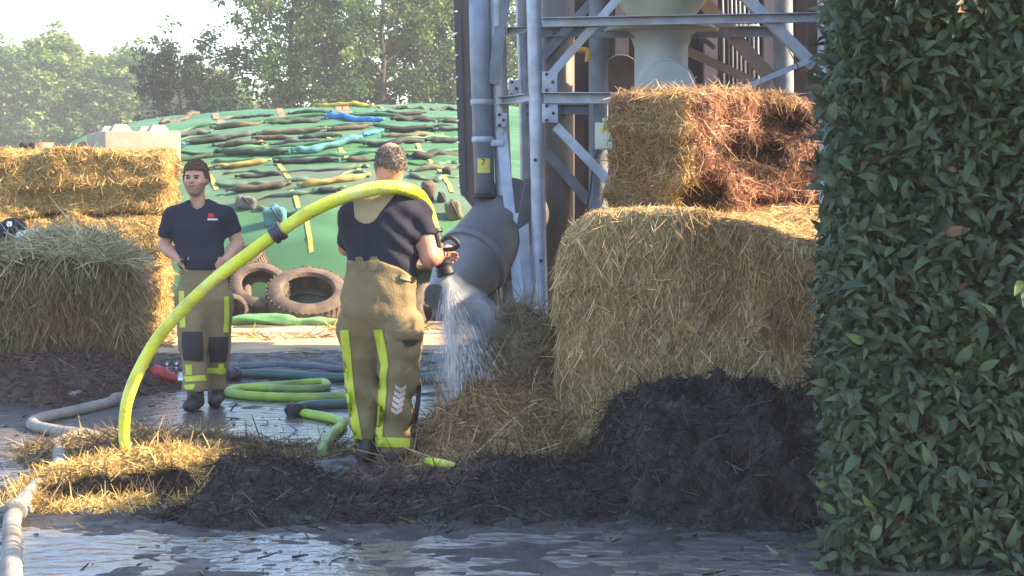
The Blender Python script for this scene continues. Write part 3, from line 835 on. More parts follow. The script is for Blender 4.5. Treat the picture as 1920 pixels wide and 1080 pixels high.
brace((1378, 172), YF - .05, (1520, 112), YF - .05, .05)
brace((1310, -10), YK - .05, (1450, 150), YK - .05, .12, 'brown_sheet', th=.01)
brace((1290, 95), YK - .08, (1440, 165), YK - .08, .08, 'brown_sheet', th=.01)
brace((1340, 90), YK, (1300, 60), YK, .05, 'galv_dull')
def gusset(x0, y0, x1, y1, Y, cut=0):
    a, b = P(x0, y0, Y), P(x1, y1, Y)
    o = obj('gusset_plate', box((a + b) / 2, (abs(b[0] - a[0]), .012, abs(a[2] - b[2])), 0, .003), M['galv'], T, sharp=30)
    for fx, fy in ((.3, .12), (.3, .88), (.7, .5)):
        q = P(x0 + (x1 - x0) * fx, y0 + (y1 - y0) * fy, Y)
        bo = obj('bolt', lathe(q - [0, .004, 0], q - [0, .022, 0], [(0, .016), (1, .016)], 6), M['steel_dark'], o)
gusset(1016, 134, 1045, 174, YF - .075); gusset(1016, 194, 1046, 230, YF - .075)
gusset(953, 150, 974, 182, YL - .085); gusset(930, 212, 950, 238, YL - .095)
for x, y, Y in ((1014, 488, YF - .07), (1003, 300, YF - .07), (946, 400, YL - .085)):
    q = P(x, y, Y); obj('bolt', lathe(q + [0, .01, 0], q - [0, .02, 0], [(0, .017), (1, .017)], 6), M['steel_dark'], T)
obj('base_plate', box(G(959, 674) + [0, 0, .03], (.3, .3, .02), 0, .004), M['galv'], T)
obj('base_plate', box(P(1016, 689, YF) * [1, 1, 0] + [0, 0, .04], (.3, .3, .02), 0, .004), M['galv'], T)

# brown riveted casing and the downpipe
cs = thing('elevator_casing', 'tall brown riveted sheet casing at the left edge of the steel tower', 'casing', P(872, 388, 17.0))
def casing_sheet(px, Y, th, name, m):
    v = np.array([P(x, y, Y) for x, y in px] + [P(x, y, Y) + [0, th, 0] for x, y in px]); n = len(px)
    f = [tuple(range(n))[::-1], tuple(range(n, 2 * n))] + [(i, (i + 1) % n, (i + 1) % n + n, i + n) for i in range(n)]
    return obj(name, (v, f), M[m], cs, smooth=False)
casing_sheet([(858, -90), (915, -90), (925, 368), (912, 390), (886, 390), (872, 372)], 17.0, .16, 'side_sheet', 'brown_sheet')
fl = casing_sheet([(848, -90), (861, -90), (874, 372), (864, 366), (861, 340)], 16.96, .03, 'edge_flange', 'steel_dark')
for k in range(9):
    y = 22 + k * 41; q = P(854.5 + (y * .021), y, 16.95)
    obj('rivet', lathe(q, q - [0, .014, 0], [(0, .016), (.7, .014), (1, .006)], 8), M['chrome'], fl)
dp = thing('downpipe', 'grey-blue vertical downpipe with ring clamps and a yellow sticker marked 7', 'pipe', P(908, 370, 16.8))
obj('pipe_body', tube([P(896, -90, 16.8), P(900, 100, 16.8), P(909, 366, 16.8)], .098, 24), mat('blue_grey_pipe_zinc', (.26, .30, .37), .5, .4, .3, col2=(.18, .20, .26), nscale=4, bump=.04), dp)
for x, y in ((903, 192), (905.5, 262)):
    q = P(x, y, 16.8); obj('ring_clamp', lathe(q - [0, 0, .03], q + [0, 0, .03], [(0, .102), (.1, .108), (.9, .108), (1, .102)], 24), M['galv'], dp)
q = P(909, 367, 16.8); obj('end_collar', lathe(q - [0, 0, .03], q + [0, 0, .02], [(0, .09), (.1, .112), (1, .112)], 24), M['black'], dp)
a = P(918, 268, 16.75); obj('bracket', box(a + [.06, 0, 0], (.15, .03, .06), 0, .004), M['galv'], dp)
# sticker curved round the pipe
q = P(907, 311, 16.8); n = 9; sv = []
for zz in (-.068, .068):
    for k in range(n):
        th = -math.pi / 2 - .62 + 1.30 * k / (n - 1); sv.append(q + [.1005 * math.cos(th) , .1005 * math.sin(th), zz])
st = obj('sticker', (np.array(sv), [(k, k + 1, n + k + 1, n + k) for k in range(n - 1)]), M['sticker'], dp)
def text_part(txt, size, at, parent, m, rx=math.pi / 2, name='lettering', ext=.002, rz=0):
    cu = bpy.data.curves.new(name, 'FONT'); cu.body = txt; cu.size = size; cu.extrude = ext; cu.align_x = 'CENTER'; cu.align_y = 'CENTER'
    tmp = bpy.data.objects.new('tmp', cu); COL.objects.link(tmp)
    dg = bpy.context.evaluated_depsgraph_get(); me = bpy.data.meshes.new_from_object(tmp.evaluated_get(dg))
    bpy.data.objects.remove(tmp); me.materials.clear(); me.materials.append(m)
    o = link(bpy.data.objects.new(name, me)); o.parent = parent
    o.location = tuple(np.asarray(at) - ORG[parent.name]); o.rotation_euler = (rx, 0, rz); ORG[o.name] = np.asarray(at)
    return o
text_part('7', .085, q + [-.005, -.104, .03], st, M['ink'])
# big inclined fan duct with flanged cone
fd = thing('fan_duct', 'big grey inclined duct with a flange and cone behind the water spray', 'duct', P(890, 540, 16.6))
A, B = P(972, 388, 17.2), P(884, 492, 16.45)
obj('duct_body', lathe(A, B, [(0, .33), (.05, .335), (.95, .335), (1, .33)], 40), M['duct'], fd, sharp=40)
B2 = B + (B - A) * .02
ringo = obj('flange', lathe(B - (B - A) * .03, B2 + (B - A) * .02, [(0, .335), (.05, .362), (.95, .362), (1, .335)], 40), M['duct_light'], fd, sharp=40)
C2 = B + (B - A) * .62
obj('outlet_cone', lathe(B2, C2, [(0, .335), (.12, .33), (.85, .17), (1, .165)], 40), M['duct_light'], fd, sharp=40)
obj('outlet_pipe', lathe(P(905, 545, 16.6), P(938, 580, 16.8), [(0, .075), (1, .075)], 20), M['duct'], fd)
obj('support_foot', tube([P(916, 530, 16.8), P(930, 665, 16.8)], .03, 10), M['galv_dull'], fd)
# cream hopper with funnel and cap, hung in the frame
hp = thing('feed_hopper', 'cream hopper narrowing to a grey funnel and round cap inside the steel tower', 'hopper', P(1240, 172, 17.2))
YH = 16.9
def px_prof(rows):     # (centre x, y, half width px)
    a = P(rows[0][0], rows[0][1], YH); b = P(rows[-1][0], rows[-1][1], YH); s = YH / F
    zz = [P(r[0], r[1], YH)[2] for r in rows]
    return lathe(a * [1, 1, 0] + [0, 0, zz[0]], a * [1, 1, 0] + [0, 0, zz[-1]], [((z - zz[0]) / (zz[-1] - zz[0]), r[2] * s) for z, r in zip(zz, rows)], 44)
obj('cone', px_prof([(1240, -120, 150), (1240, -40, 104), (1240, 0, 86), (1240, 26, 66), (1240, 44, 60)]), M['hopper'], hp, sharp=40)
obj('flange', px_prof([(1240, 44, 70), (1240, 47, 92), (1240, 56, 108), (1240, 60, 106), (1240, 62, 70)]), M['hopper'], hp, sharp=40)
obj('funnel', px_prof([(1240, 60, 70), (1240, 72, 56), (1240, 90, 50), (1240, 130, 50), (1240, 190, 50)]), M['hopper_grey'], hp, sharp=40)
a = P(1248, 168, YH - .05); obj('round_cap', lathe(a, a - [.02, .32, .02], [(0, .285), (.85, .285), (.88, .27), (1, .265)], 44), M['hopper_grey'], hp, sharp=40)
obj('mounting_beam', beam(P(1090, 66, YH - .1), P(1370, 66, YH - .1), .05, .05), M['galv_dull'], hp, smooth=False)
obj('mounting_beam', beam(P(1090, 66, YH + .7), P(1370, 66, YH + .7), .05, .05), M['galv_dull'], hp, smooth=False)
# a small lamp hook, round dark duct, ladder cage, electric box, pale silo pipe
a = P(1165, 140, 17.6)
obj('round_duct', lathe(a, a + [0, .5, 0], [(0, .12), (0, .19), (.1, .205), (1, .205)], 32), mat('dusty_brown_duct', (.13, .10, .09), .7, .2, col2=(.2, .16, .14), nscale=3), label='dusty brown round duct end left of the cream funnel', cat='duct', sharp=40)
hk = P(1095, 104, YK - .35)
obj('hook', tube(catmull([hk + [-.06, 0, .05], hk + [.0, 0, .055], hk + [.04, 0, .03], hk + [.03, 0, -.06]], 6), .026, 10), mat('orange_plastic', (.62, .36, .06), .5), label='small orange hook fixed to the grey pipe of the tower', cat='hook')
obj('silo_pipe', tube([P(1046, -90, 17.55), P(1046, 640, 17.55)], .165, 28), mat('beige_grey_pipe_paint', (.17, .15, .14), .6, .3, col2=(.13, .115, .105), nscale=2, bump=.04), label='wide beige vertical pipe standing behind the steel tower leg', cat='pipe')
lc = thing('ladder_cage', 'row of thin pale vertical bars of a ladder cage right of the cream funnel', 'ladder', P(1390, 170, 17.7))
for i, x in enumerate((1357, 1366, 1373.5, 1381.5, 1389, 1397, 1405, 1413, 1421)):
    obj('bar', tube([P(x - 3, -60, 17.7), P(x, 60, 17.7), P(x + 2, 220, 17.7)], .009, 6), M['galv_dull'] if i in (1, 6) else M['white'], lc)
for y in (-20, 48, 196):
    obj('hoop', tube([P(1353, y, 17.73), P(1424, y, 17.73)], .012, 6), M['galv_dull'], lc)
eb = thing('electric_box', 'cream electric box with a yellow warning triangle beside the upper burnt bale', 'switch box', P(1133, 282, YF + .1))
a, b = P(1116, 230, YF + .1), P(1156, 281, YF + .1)
obj('housing', box((a + b) / 2, (b[0] - a[0], .13, a[2] - b[2]), 0, .012), M['cream_box'], eb, sharp=40)
lid = obj('lid', box((a + b) / 2 - [0, .072, 0], ((b[0] - a[0]) * .94, .018, (a[2] - b[2]) * .92), 0, .006), M['cream_box'], eb, sharp=40)
q = P(1133, 242, YF + .1) - [0, .084, 0]
obj('warning_sign', (np.array([q + [-.045, 0, -.03], q + [.045, 0, -.03], q + [0, 0, .045]]), [(0, 1, 2)]), mat('warning_yellow', (.62, .62, .05), .5), lid, smooth=False)
obj('warning_mark', (np.array([q + [-.007, -.002, -.018], q + [.009, -.002, .004], q + [.001, -.002, .004], q + [.006, -.002, .022], q + [-.010, -.002, -.002], q + [0, -.002, -.002]]), [(0, 1, 2, 3, 4, 5)]), M['ink'], lid, smooth=False)
obj('gland', tube([P(1133, 228, YF + .1), P(1133, 221, YF + .1)], .02, 10), M['cream_box'], eb)
obj('mounting_post', beam(P(1117, 196, YF + .18), P(1117, 470, YF + .18), .05, .05), M['galv_dull'], eb, smooth=False)
obj('cable', tube(catmull([P(1140, 281, YF + .05), P(1143, 310, YF), P(1136, 345, YF + .05), P(1128, 380, YF + .1), P(1125, 420, YF + .1)], 6), .008, 6), M['galv_dull'], eb)
obj('cable', tube(catmull([P(1122, 281, YF + .05), P(1112, 310, YF), P(1108, 350, YF + .05), P(1100, 390, YF + .1)], 6), .007, 6), M['black'], eb)
# ================================================================== BALES
GOLD = [(.54, .37, .13), (.60, .43, .17), (.44, .29, .10), (.34, .22, .08), (.64, .49, .24)]
HAY = [(.32, .28, .16), (.40, .35, .21), (.26, .22, .13), (.42, .36, .20), (.22, .18, .11), (.52, .47, .30)]
OLIVE = [(.58, .43, .21), (.66, .50, .27), (.47, .34, .16), (.54, .41, .22), (.76, .61, .37), (.35, .24, .12)]
CHAR = [(.010, .009, .011), (.014, .012, .015), (.008, .0075, .009), (.02, .016, .017), (.035, .026, .023)]
BURNT = [(.36, .185, .115), (.44, .24, .15), (.26, .125, .085), (.52, .31, .20), (.14, .07, .055), (.58, .40, .28)]
def bale(label, corner, size, rz, pal, n, mode, seed, shape=None, colfn=None, bodycol=None, slen=(.10, .26), swid=.006, group=None, noise=.03, name='straw_bale', z0=0.0, cat='straw bale', droop=.15, out=.22):
    """corner: front-left bottom corner; local x runs along the front"""
    rs = np.random.RandomState(seed)
    cz, sz = math.cos(rz), math.sin(rz)
    ex = np.array([cz, sz, 0]); ey = np.array([-sz, cz, 0]); o = np.array([corner[0], corner[1], z0])
    L, D, Hh = size
    def loc(p):
        q = p - o; return np.stack([q @ ex, q @ ey, q[:, 2]], 1)
    def f(p):
        q = loc(p)
        d = rbox(q, (L / 2, D / 2, Hh / 2), (L / 2, D / 2, Hh / 2), .045)
        if shape is not None: d = shape(q, d)
        return d + noise * fbm(q * np.array([4, 4, 6]) + seed, seed, 3) + noise * .5 * vnoise(q * np.array([2, 2, 14]) + seed, seed + 5)
    cs = np.array([o + ex * i * L + ey * j * D for i in (0, 1) for j in (0, 1)])
    lo = cs.min(0) - .14; hi = cs.max(0) + .14; lo[2] = z0 - .06; hi[2] = z0 + Hh + .16
    v, fc = nets(f, lo, hi, .026)
    t = thing(name, label, cat, o + ex * L / 2 + ey * D / 2, group)
    def cols(p, nr, m, pp):
        c = pick(pp, m, rs)
        return c if colfn is None else colfn(loc(p), nr, c, rs)
    c_, nr_, ar_ = face_frames(v, fc)
    vn = np.zeros_like(v); np.add.at(vn, fc.ravel(), np.repeat(nr_, 4, axis=0)); vn = unit(vn)
    body = np.asarray(bodycol or np.mean(pal, axis=0) * .8) * np.ones((len(v), 3)) * (1 + .22 * fbm(loc(v) * np.array([9, 9, 16]), seed + 3, 2))[:, None]
    if colfn is not None: body = colfn(loc(v), vn, body, rs)
    obj('bale_body', (v, fc), M['straw_body'], t, tint=np.clip(body, .004, .9))
    cam_p = np.array([0, 0, H])
    def wgt(c, nr):
        w = unit(cam_p - c); face = (nr * w).sum(1)
        return np.where(face > -.15, 1.0, .12) * np.where(nr[:, 2] < -.4, .05, 1)
    p, nr = scatter(v, fc, n, rs, wgt)
    tang = unit(np.cross(nr, rs.randn(n, 3)))
    if mode == 'hang': d = tang * .45 + np.array([0, 0, -1.0]) * (.35 + .75 * rs.rand(n, 1)) * np.where(nr[:, 2:3] > .6, .1, 1) + nr * out
    elif mode == 'lay': d = tang * np.array([1.2, 1.2, .35]) + nr * out
    else: d = tang + nr * out
    d = d + nr * out * np.abs(rs.randn(n, 1)) * .6
    ln = slen[0] + (slen[1] - slen[0]) * rs.rand(n) ** 1.8
    if mode == 'hang' and name == 'straw_bale': ln = ln * np.where(nr[:, 2] > .45, .55, 1.0)
    sv, sf, sc = strands(p + nr * .004, d, ln, swid * (.6 + .8 * rs.rand(n)), .35, cols(p, nr, n, pal), rs, droop)
    s_ = obj('loose_stalks', (sv, sf), M['straw'], t, smooth=False, tint=sc); s_['kind'] = 'stuff'
    return t, f, (v, fc)

# the big bale in the middle with the burnt bale on it
TH = math.radians(-12)
def shape1(q, d):
    top = 1.47 - .17 * sstep(.75, 1.5, q[:, 0]) * sstep(1.1, .5, q[:, 1]) - .10 * sstep(.12, -.05, q[:, 0] - .0)
    d = smax(d, q[:, 2] - top, .06)
    return smax(d, (q[:, 2] - 1.47) * .72 + (.17 - q[:, 0]) * .69, .08)
def col1(q, nr, c, rs):
    b = sstep(.1, .5, fbm(q * 2.2, 71, 3) + .55 * sstep(.95, 1.6, q[:, 0]) * sstep(1.0, 1.4, q[:, 2]) - .25)[:, None] * .55
    c = c * (1 - b) + c * np.array([.62, .48, .40]) * b
    g = sstep(.0, .3, .12 - q[:, 0])[:, None] * .5
    return c * (1 - g) + c * np.array([.85, 1.08, .8]) * g
bale('large pale straw bale in front of the steel tower, stalks hanging down its face', (.255, 10.28), (1.60, 1.75, 1.50), TH, OLIVE, 34000, 'hang', 5,
     shape1, col1, slen=(.05, .17), swid=.0040, group='straw bales in the right-hand stack', noise=.025, out=.07, droop=.05)
A2 = math.radians(-40)
def shape2(q, d):
    # burnt hollows eaten into the sunlit face (local y grows away along the right face)
    h1 = ell(q, (.60, .75, .38), (.24, .40, .085)); h2 = ell(q, (.58, .22, .12), (.20, .20, .12)); h3 = ell(q, (.60, 1.15, .58), (.18, .28, .09)); h4 = ell(q, (.62, .95, .10), (.2, .45, .05))
    d = smax(d, -smin(smin(h1, h2, .05), smin(h3, h4, .05), .05), .05)
    return d + .035 * fbm(q * np.array([5, 5, 9]), 77, 3) * sstep(.3, .6, q[:, 0])
def col2(q, nr, c, rs):
    n = len(q)
    b = sstep(.30, .44, q[:, 0] + .12 * fbm(q * 5, 3, 2))[:, None]
    burnt = pick(BURNT, n, rs, .2)
    hole = (sstep(.35, .05, ell(q, (.60, .75, .38), (.24, .40, .085)) * 4 + .2 * fbm(q * 8, 9, 2)) + sstep(.35, .05, ell(q, (.58, .22, .12), (.20, .20, .12)) * 4) + sstep(.3, .05, ell(q, (.60, 1.15, .58), (.18, .28, .09)) * 4))[:, None]
    dk = sstep(.05, .40, fbm(q * np.array([4, 3.2, 6.5]), 19, 3) + .25 * sstep(.5, 1.2, q[:, 1]))[:, None]
    burnt = burnt * (1 - .75 * np.clip(hole, 0, 1)) * 1.2 * (1 - .62 * dk * np.array([.92, 1.0, .95]))
    gold = sstep(.71, .76, q[:, 2] + .03 * fbm(q * 6, 8, 2))[:, None] * .4 + sstep(.14, .02, q[:, 1])[:, None] * .7 + sstep(.10, .03, q[:, 2])[:, None] * .2
    burnt = burnt * (1 - np.clip(gold, 0, .9)) + pick(GOLD, n, rs) * np.clip(gold, 0, .9)
    dim = np.array([.66, .56, .54])
    return c * dim * (1 - b) + burnt * b
cxy = np.array([1.03, 10.38]) - .58 * np.array([math.cos(A2), math.sin(A2)])
bale('scorched straw bale on top of the large pale bale, its right side burnt reddish brown', cxy, (.58, 1.45, .76), A2, OLIVE, 15000, 'fluff', 6, shape2, col2,
     slen=(.03, .14), swid=.0048, group='straw bales in the right-hand stack', noise=.03, z0=1.42, out=.12)
# left-hand bales
def chamf(q, d): return smax(d, (q[:, 2] - .66) * .6 + (.16 - q[:, 1]) * .8 - .02, .05)
yb = 17.9; xr = px_at(302, yb); r4 = math.radians(6)
for k, lab in ((0, 'lowest golden bale at the left, behind the grey-green hay bale'), (1, 'middle golden bale at the left with a sunlit ledge on top'), (2, 'topmost golden bale in the sun at the left, under the concrete block')):
    dx = (-.02, .0, .02)[k]; dy = (0, -.10, .10)[k]
    bale(lab, (xr - 2.4 + dx, yb + dy - .12), (2.4, 1.2, .665), r4, GOLD, 13000, 'fluff', 20 + k, chamf if k == 1 else None, slen=(.04, .14), swid=.0062, group='golden straw bales stacked at the left', z0=.03 + .655 * k, noise=.045, out=.16)
yb3 = 14.95; r3 = math.radians(12); e3 = np.array([math.cos(r3), math.sin(r3)])
c3 = np.array([px_at(248, yb3), yb3]) - 2.3 * e3
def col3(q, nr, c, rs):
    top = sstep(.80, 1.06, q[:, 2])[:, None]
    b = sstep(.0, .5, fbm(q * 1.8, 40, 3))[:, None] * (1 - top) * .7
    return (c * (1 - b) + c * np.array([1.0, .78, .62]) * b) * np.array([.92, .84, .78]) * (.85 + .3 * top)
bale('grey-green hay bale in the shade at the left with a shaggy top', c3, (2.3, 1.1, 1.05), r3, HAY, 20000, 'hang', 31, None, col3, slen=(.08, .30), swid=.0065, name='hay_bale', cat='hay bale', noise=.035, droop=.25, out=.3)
# tousled hay lying on the hay bale
def heap(name, label, cat, x0, x1, y0, y1, res, hf, colfn, n, slen, swid, pal, seed, out=.35, group=None, m='char', ms='straw', kind=None, bend=.4, droop=.1, flat=1.0):
    rs = np.random.RandomState(seed)
    x = np.arange(x0, x1, res); y = np.arange(y0, y1, res); X, Y = np.meshgrid(x, y); Z = hf(X, Y)
    v = np.stack([X, Y, Z], -1).reshape(-1, 3); f = grid_faces(*X.shape)
    keep = (v[f, 2].max(1) > -.03); f = f[keep]
    used = np.unique(f); re = -np.ones(len(v), int); re[used] = np.arange(len(used)); v = v[used]; f = re[f]
    c, nr, ar = face_frames(v, f)
    vn = np.zeros_like(v); np.add.at(vn, f.ravel(), np.repeat(nr, 4, axis=0)); vn = unit(vn)
    zb = v[:, 2].min()
    t = thing(name, label, cat, ((x0 + x1) / 2, (y0 + y1) / 2, max(0, zb)), group)
    body = colfn(v, vn, np.asarray(np.mean(pal, axis=0)) * np.ones((len(v), 3)) * (1 + .3 * fbm(v * 12, seed, 2))[:, None], rs)
    obj('heap_body', (v, f), M[m], t, tint=np.clip(body, .003, .9))
    p, pn = scatter(v, f, n, rs, lambda c, nr: (c[:, 2] > -.01) * 1.0 + 1e-6)
    d = unit(np.cross(pn, rs.randn(n, 3))) * np.array([1, 1, flat]) + pn * out * np.abs(rs.randn(n, 1))
    ln = slen[0] + (slen[1] - slen[0]) * rs.rand(n) ** 2
    sv, sf, sc = strands(p + pn * .002, d, ln, swid * (.6 + .8 * rs.rand(n)), bend, colfn(p, pn, pick(pal, n, rs, .25), rs), rs, droop)
    s_ = obj('loose_stalks', (sv, sf), M[ms], t, smooth=False, tint=np.clip(sc, .003, .9)); s_['kind'] = 'stuff'
    return t
same = lambda q, nr, c, rs: c
tc3 = c3 + e3 * 1.55 + np.array([-e3[1], e3[0]]) * .35
heap('hay_tuft', 'tousled loose hay heaped on the grey-green hay bale', 'loose hay', tc3[0] - .85, tc3[0] + .80, tc3[1] - .5, tc3[1] + .5, .04,
     lambda X, Y: 1.0 + .22 * blob(X, Y, tc3[0] + .20, tc3[1], .50, .45, .55) + .03 * n2(X, Y, 6, 4), same, 5200, (.12, .40), .008, HAY + [(.34, .33, .22)], 8, .5, m='straw_body', droop=.3)

# ================================================================== HEAPS
def char_z(X, Y):
    wob = .14 * n2(X, Y, 1.3, 51) + .06 * n2(X, Y, 4, 52)
    front = sstep(7.95, 8.75, Y + wob + .10 * sstep(0, -1.2, X))
    main = .55 * sstep(.40, .74, X + .25 * wob + .05 * (Y - 9)) * sstep(7.95, 8.95, Y + wob) * (1 - .35 * sstep(9.5, 10.3, Y)) * (1 - .10 * sstep(1.1, 1.7, X))
    low = (.115 + .05 * n2(X, Y, .9, 53) - .05 * sstep(-.1, .2, X) * sstep(9.0, 9.5, Y) - .075 * blob(X, Y, -.72, 9.6, .45, .9, .5)) * sstep(-2.02, -1.35, X + .5 * wob + .12 * (Y - 9.0)) * front * (1 - sstep(9.5, 10.35, Y + wob * .8))
    sec = .05 * blob(X, Y, -1.2, 9.1, .5, .5, .7)
    z = np.maximum(main, low) + sec * front
    m = sstep(.0, .06, z)
    z = z + m * (.045 * n2(X, Y, 3.0, 54) + .048 * n2(X, Y, 8, 55, 3) * (1 + .6 * sstep(.3, .6, X)) + .012 * n2(X, Y, 30, 56, 2))
    return z - .035
def char_col(q, nr, c, rs):
    brown = sstep(.15, .55, n2(q[:, 0], q[:, 1], 1.6, 61, 3) + .5 * blob(q[:, 0], q[:, 1], -.55, 9.2, .7, .5, .6) - .55 * sstep(.25, .5, q[:, 2]) - .1)[:, None]
    m = len(q)
    return c * (1 - brown) + pick([(.085, .052, .042), (.12, .075, .06), (.06, .04, .036), (.16, .11, .08)], m, rs) * brown
heap('charred_straw_heap', 'large black heap of charred wet straw across the foreground, in front of the bales', 'charred straw', -2.1, 1.95, 7.75, 10.45, .028, char_z, char_col, 26000, (.03, .16), .005, CHAR + CHAR + [(.06, .045, .04), (.12, .10, .095)], 12, .5, ms='char')  # palest grey stalks imitate glints of light on the wet char
def lit_z(X, Y):
    w = .12 * n2(X, Y, 2.2, 91)
    z = .12 * blob(X + w, Y + w, -1.98, 9.45, .55, .32, .45) + .07 * blob(X + w, Y, -2.0, 8.95, .48, .52, .4) + .05 * blob(X, Y + w, -1.62, 9.3, .35, .5, .6)
    return z + sstep(.01, .05, z) * (.022 * n2(X, Y, 7, 92) + .014 * n2(X, Y, 22, 93, 2)) - .03
def lit_col(q, nr, c, rs):
    k = sstep(.1, .45, .8 * blob(q[:, 0], q[:, 1], -2.02, 8.95, .40, .17, .45) + .35 * n2(q[:, 0], q[:, 1], 4, 95))[:, None]
    return c * (1 - k) + np.array([.02, .016, .016]) * k * (1 + .3 * rs.randn(len(q), 1) ** 2)
heap('sunlit_straw_heap', 'small golden straw heap in the sun at the foot of the yellow hose', 'straw heap', -2.85, -1.2, 8.3, 10.0, .026, lit_z, lit_col, 11000, (.03, .115), .0055, GOLD + [(.55, .36, .10)], 13, .6, m='straw_body', bend=.6)
def dry_z(X, Y):
    w = .25 * n2(X, Y, 1.6, 97)
    z = .09 * blob(X + w, Y + w, -2.15, 10.75, .62, .5, .6) + .05 * blob(X + w, Y + w, -1.45, 10.55, .7, .35, .6)
    return z + sstep(.0, .04, z) * .02 * n2(X, Y, 9, 98) - .022
heap('wet_straw_patch', 'flattened brown wet straw behind the sunlit heap, beside the puddle', 'wet straw', -3.2, -.5, 9.5, 11.5, .035, dry_z, same, 4500, (.05, .22), .007, [(.20, .155, .08), (.26, .20, .11), (.14, .10, .06), (.09, .07, .05)], 14, .5, m='straw_body')
def mound_z(X, Y):
    w = .10 * n2(X, Y, 2.5, 101)
    z = .57 * blob(X + .5 * w, Y, .16, 11.0, .44, .55, .5) + .36 * blob(X + w, Y + w, -.02, 10.52, .40, .42, .5) + .10 * blob(X + w, Y, -.18, 10.1, .42, .34, .6)
    return z + sstep(.0, .06, z) * (.05 * n2(X, Y, 4, 102) + .025 * n2(X, Y, 12, 103, 2)) - .03
def mound_col(q, nr, c, rs):
    k = sstep(-.1, .35, n2(q[:, 0], q[:, 1], 2.4, 104) + .9 * sstep(.36, .52, q[:, 2]) - .25)[:, None] * .75
    c = c * (1 - k) + pick([(.16, .105, .085), (.20, .13, .10), (.11, .075, .06)], len(q), rs) * k
    g = .3 * sstep(.50, .60, q[:, 2])[:, None]
    return c * (1 - g) + pick([(.17, .22, .10), (.24, .27, .15), (.30, .30, .19)], len(q), rs) * g
heap('loose_straw_mound', 'tumbled mound of loose brown straw against the left side of the large bale', 'straw heap', -.80, .80, 9.5, 11.9, .03, mound_z, mound_col, 12000, (.05, .26), .0060, [(.38, .26, .13), (.46, .33, .17), (.28, .19, .10), (.54, .41, .24), (.18, .12, .075)], 15, .6, m='straw_body', bend=.7)
def smould_z(X, Y):
    w = .10 * n2(X, Y, 2.5, 107)
    z = .22 * blob(X + w, Y + w, -.36, 10.55, .36, .45, .6)
    return z + sstep(0, .04, z) * (.03 * n2(X, Y, 7, 108) + .015 * n2(X, Y, 20, 109, 2)) - .03
heap('smouldering_heap', 'steaming dark red-brown ash heap under the water spray', 'ash heap', -.95, .2, 9.9, 11.2, .028, smould_z, same, 2400, (.03, .15), .006, [(.06, .035, .032), (.09, .05, .042), (.04, .026, .025), (.13, .08, .06)], 16, .4, ms='char')
def ldark_z(X, Y):
    w = .2 * n2(X, Y, 1.3, 111)
    z = .17 * sstep(-2.75, -3.5, X + w) * sstep(12.6, 13.5, Y + w) * (1 - sstep(14.6, 15.3, Y)) + .10 * blob(X, Y, -3.6, 14.2, .8, .6, .6)
    return z + sstep(0, .05, z) * (.045 * n2(X, Y, 3, 112) + .025 * n2(X, Y, 9, 113, 2)) - .03
heap('burnt_straw_litter', 'dark red-brown burnt straw spread along the foot of the hay bale', 'burnt straw', -5.2, -2.6, 12.4, 15.2, .045, ldark_z, same, 8000, (.05, .22), .007, [(.055, .034, .03), (.085, .05, .04), (.035, .025, .024), (.13, .085, .06)], 17, .4, ms='char')
def rb_z(X, Y):
    w = .10 * n2(X, Y, 3, 121)
    z = .80 * sstep(1.46, 1.80, X + .5 * w) * sstep(9.35, 9.85, Y + w) * (1 - sstep(10.4, 11.2, Y))
    return z + sstep(0, .06, z) * (.06 * n2(X, Y, 5, 122) + .03 * n2(X, Y, 14, 123, 2)) - .03
heap('burnt_straw_mound', 'reddish burnt straw mound between the large bale and the hedge, partly sunlit', 'burnt straw', 1.3, 2.5, 9.2, 11.4, .03, rb_z, same, 3000, (.05, .24), .007, [(.10, .05, .045), (.06, .035, .034), (.16, .09, .06), (.30, .18, .09), (.04, .026, .026)], 18, .6)
# litter strewn over the yard and the apron
rs = np.random.RandomState(77)
n = 5200
X = rs.uniform(-4.6, 2.2, n); Y = 6.6 + 10.6 * rs.rand(n) ** 1.2
keep = (n2(X, Y, .9, 131) + .35 * n2(X, Y, 4, 132)) > -.05
X, Y = X[keep], Y[keep]; n = len(X)
Z = np.maximum(yard_z(X, Y), 0) + .004
d = np.stack([rs.randn(n), rs.randn(n), .12 * np.abs(rs.randn(n))], 1)
sv, sf, sc = strands(np.stack([X, Y, Z], 1), d, .02 + .10 * rs.rand(n) ** 2, .004 + .012 * rs.rand(n) ** 2, .25, pick([(.02, .018, .018), (.03, .025, .024), (.05, .04, .03), (.10, .075, .045), (.20, .15, .08)], n, rs), rs)
obj('yard_litter', (sv, sf), M['straw'], smooth=False, tint=sc, kind='stuff', label='charred bits and stalks strewn over the wet yard', cat='litter')
n = 3800
X = rs.uniform(-4.2, .6, n); Y = 17.3 + 3.2 * rs.rand(n)
keep = (n2(X, Y, .8, 135) + .3 * n2(X, Y, 5, 136)) > .05
X, Y = X[keep], Y[keep]; n = len(X)
d = np.stack([rs.randn(n), rs.randn(n), .2 * np.abs(rs.randn(n))], 1)
sv, sf, sc = strands(np.stack([X, Y, 0 * X + .055], 1), d, .05 + .16 * rs.rand(n), .008 + .012 * rs.rand(n), .3, pick(GOLD + [(.2, .13, .07), (.12, .08, .05)], n, rs), rs)
obj('apron_litter', (sv, sf), M['straw'], smooth=False, tint=sc, kind='stuff', label='loose straw scattered on the sunlit concrete before the tyres', cat='litter')

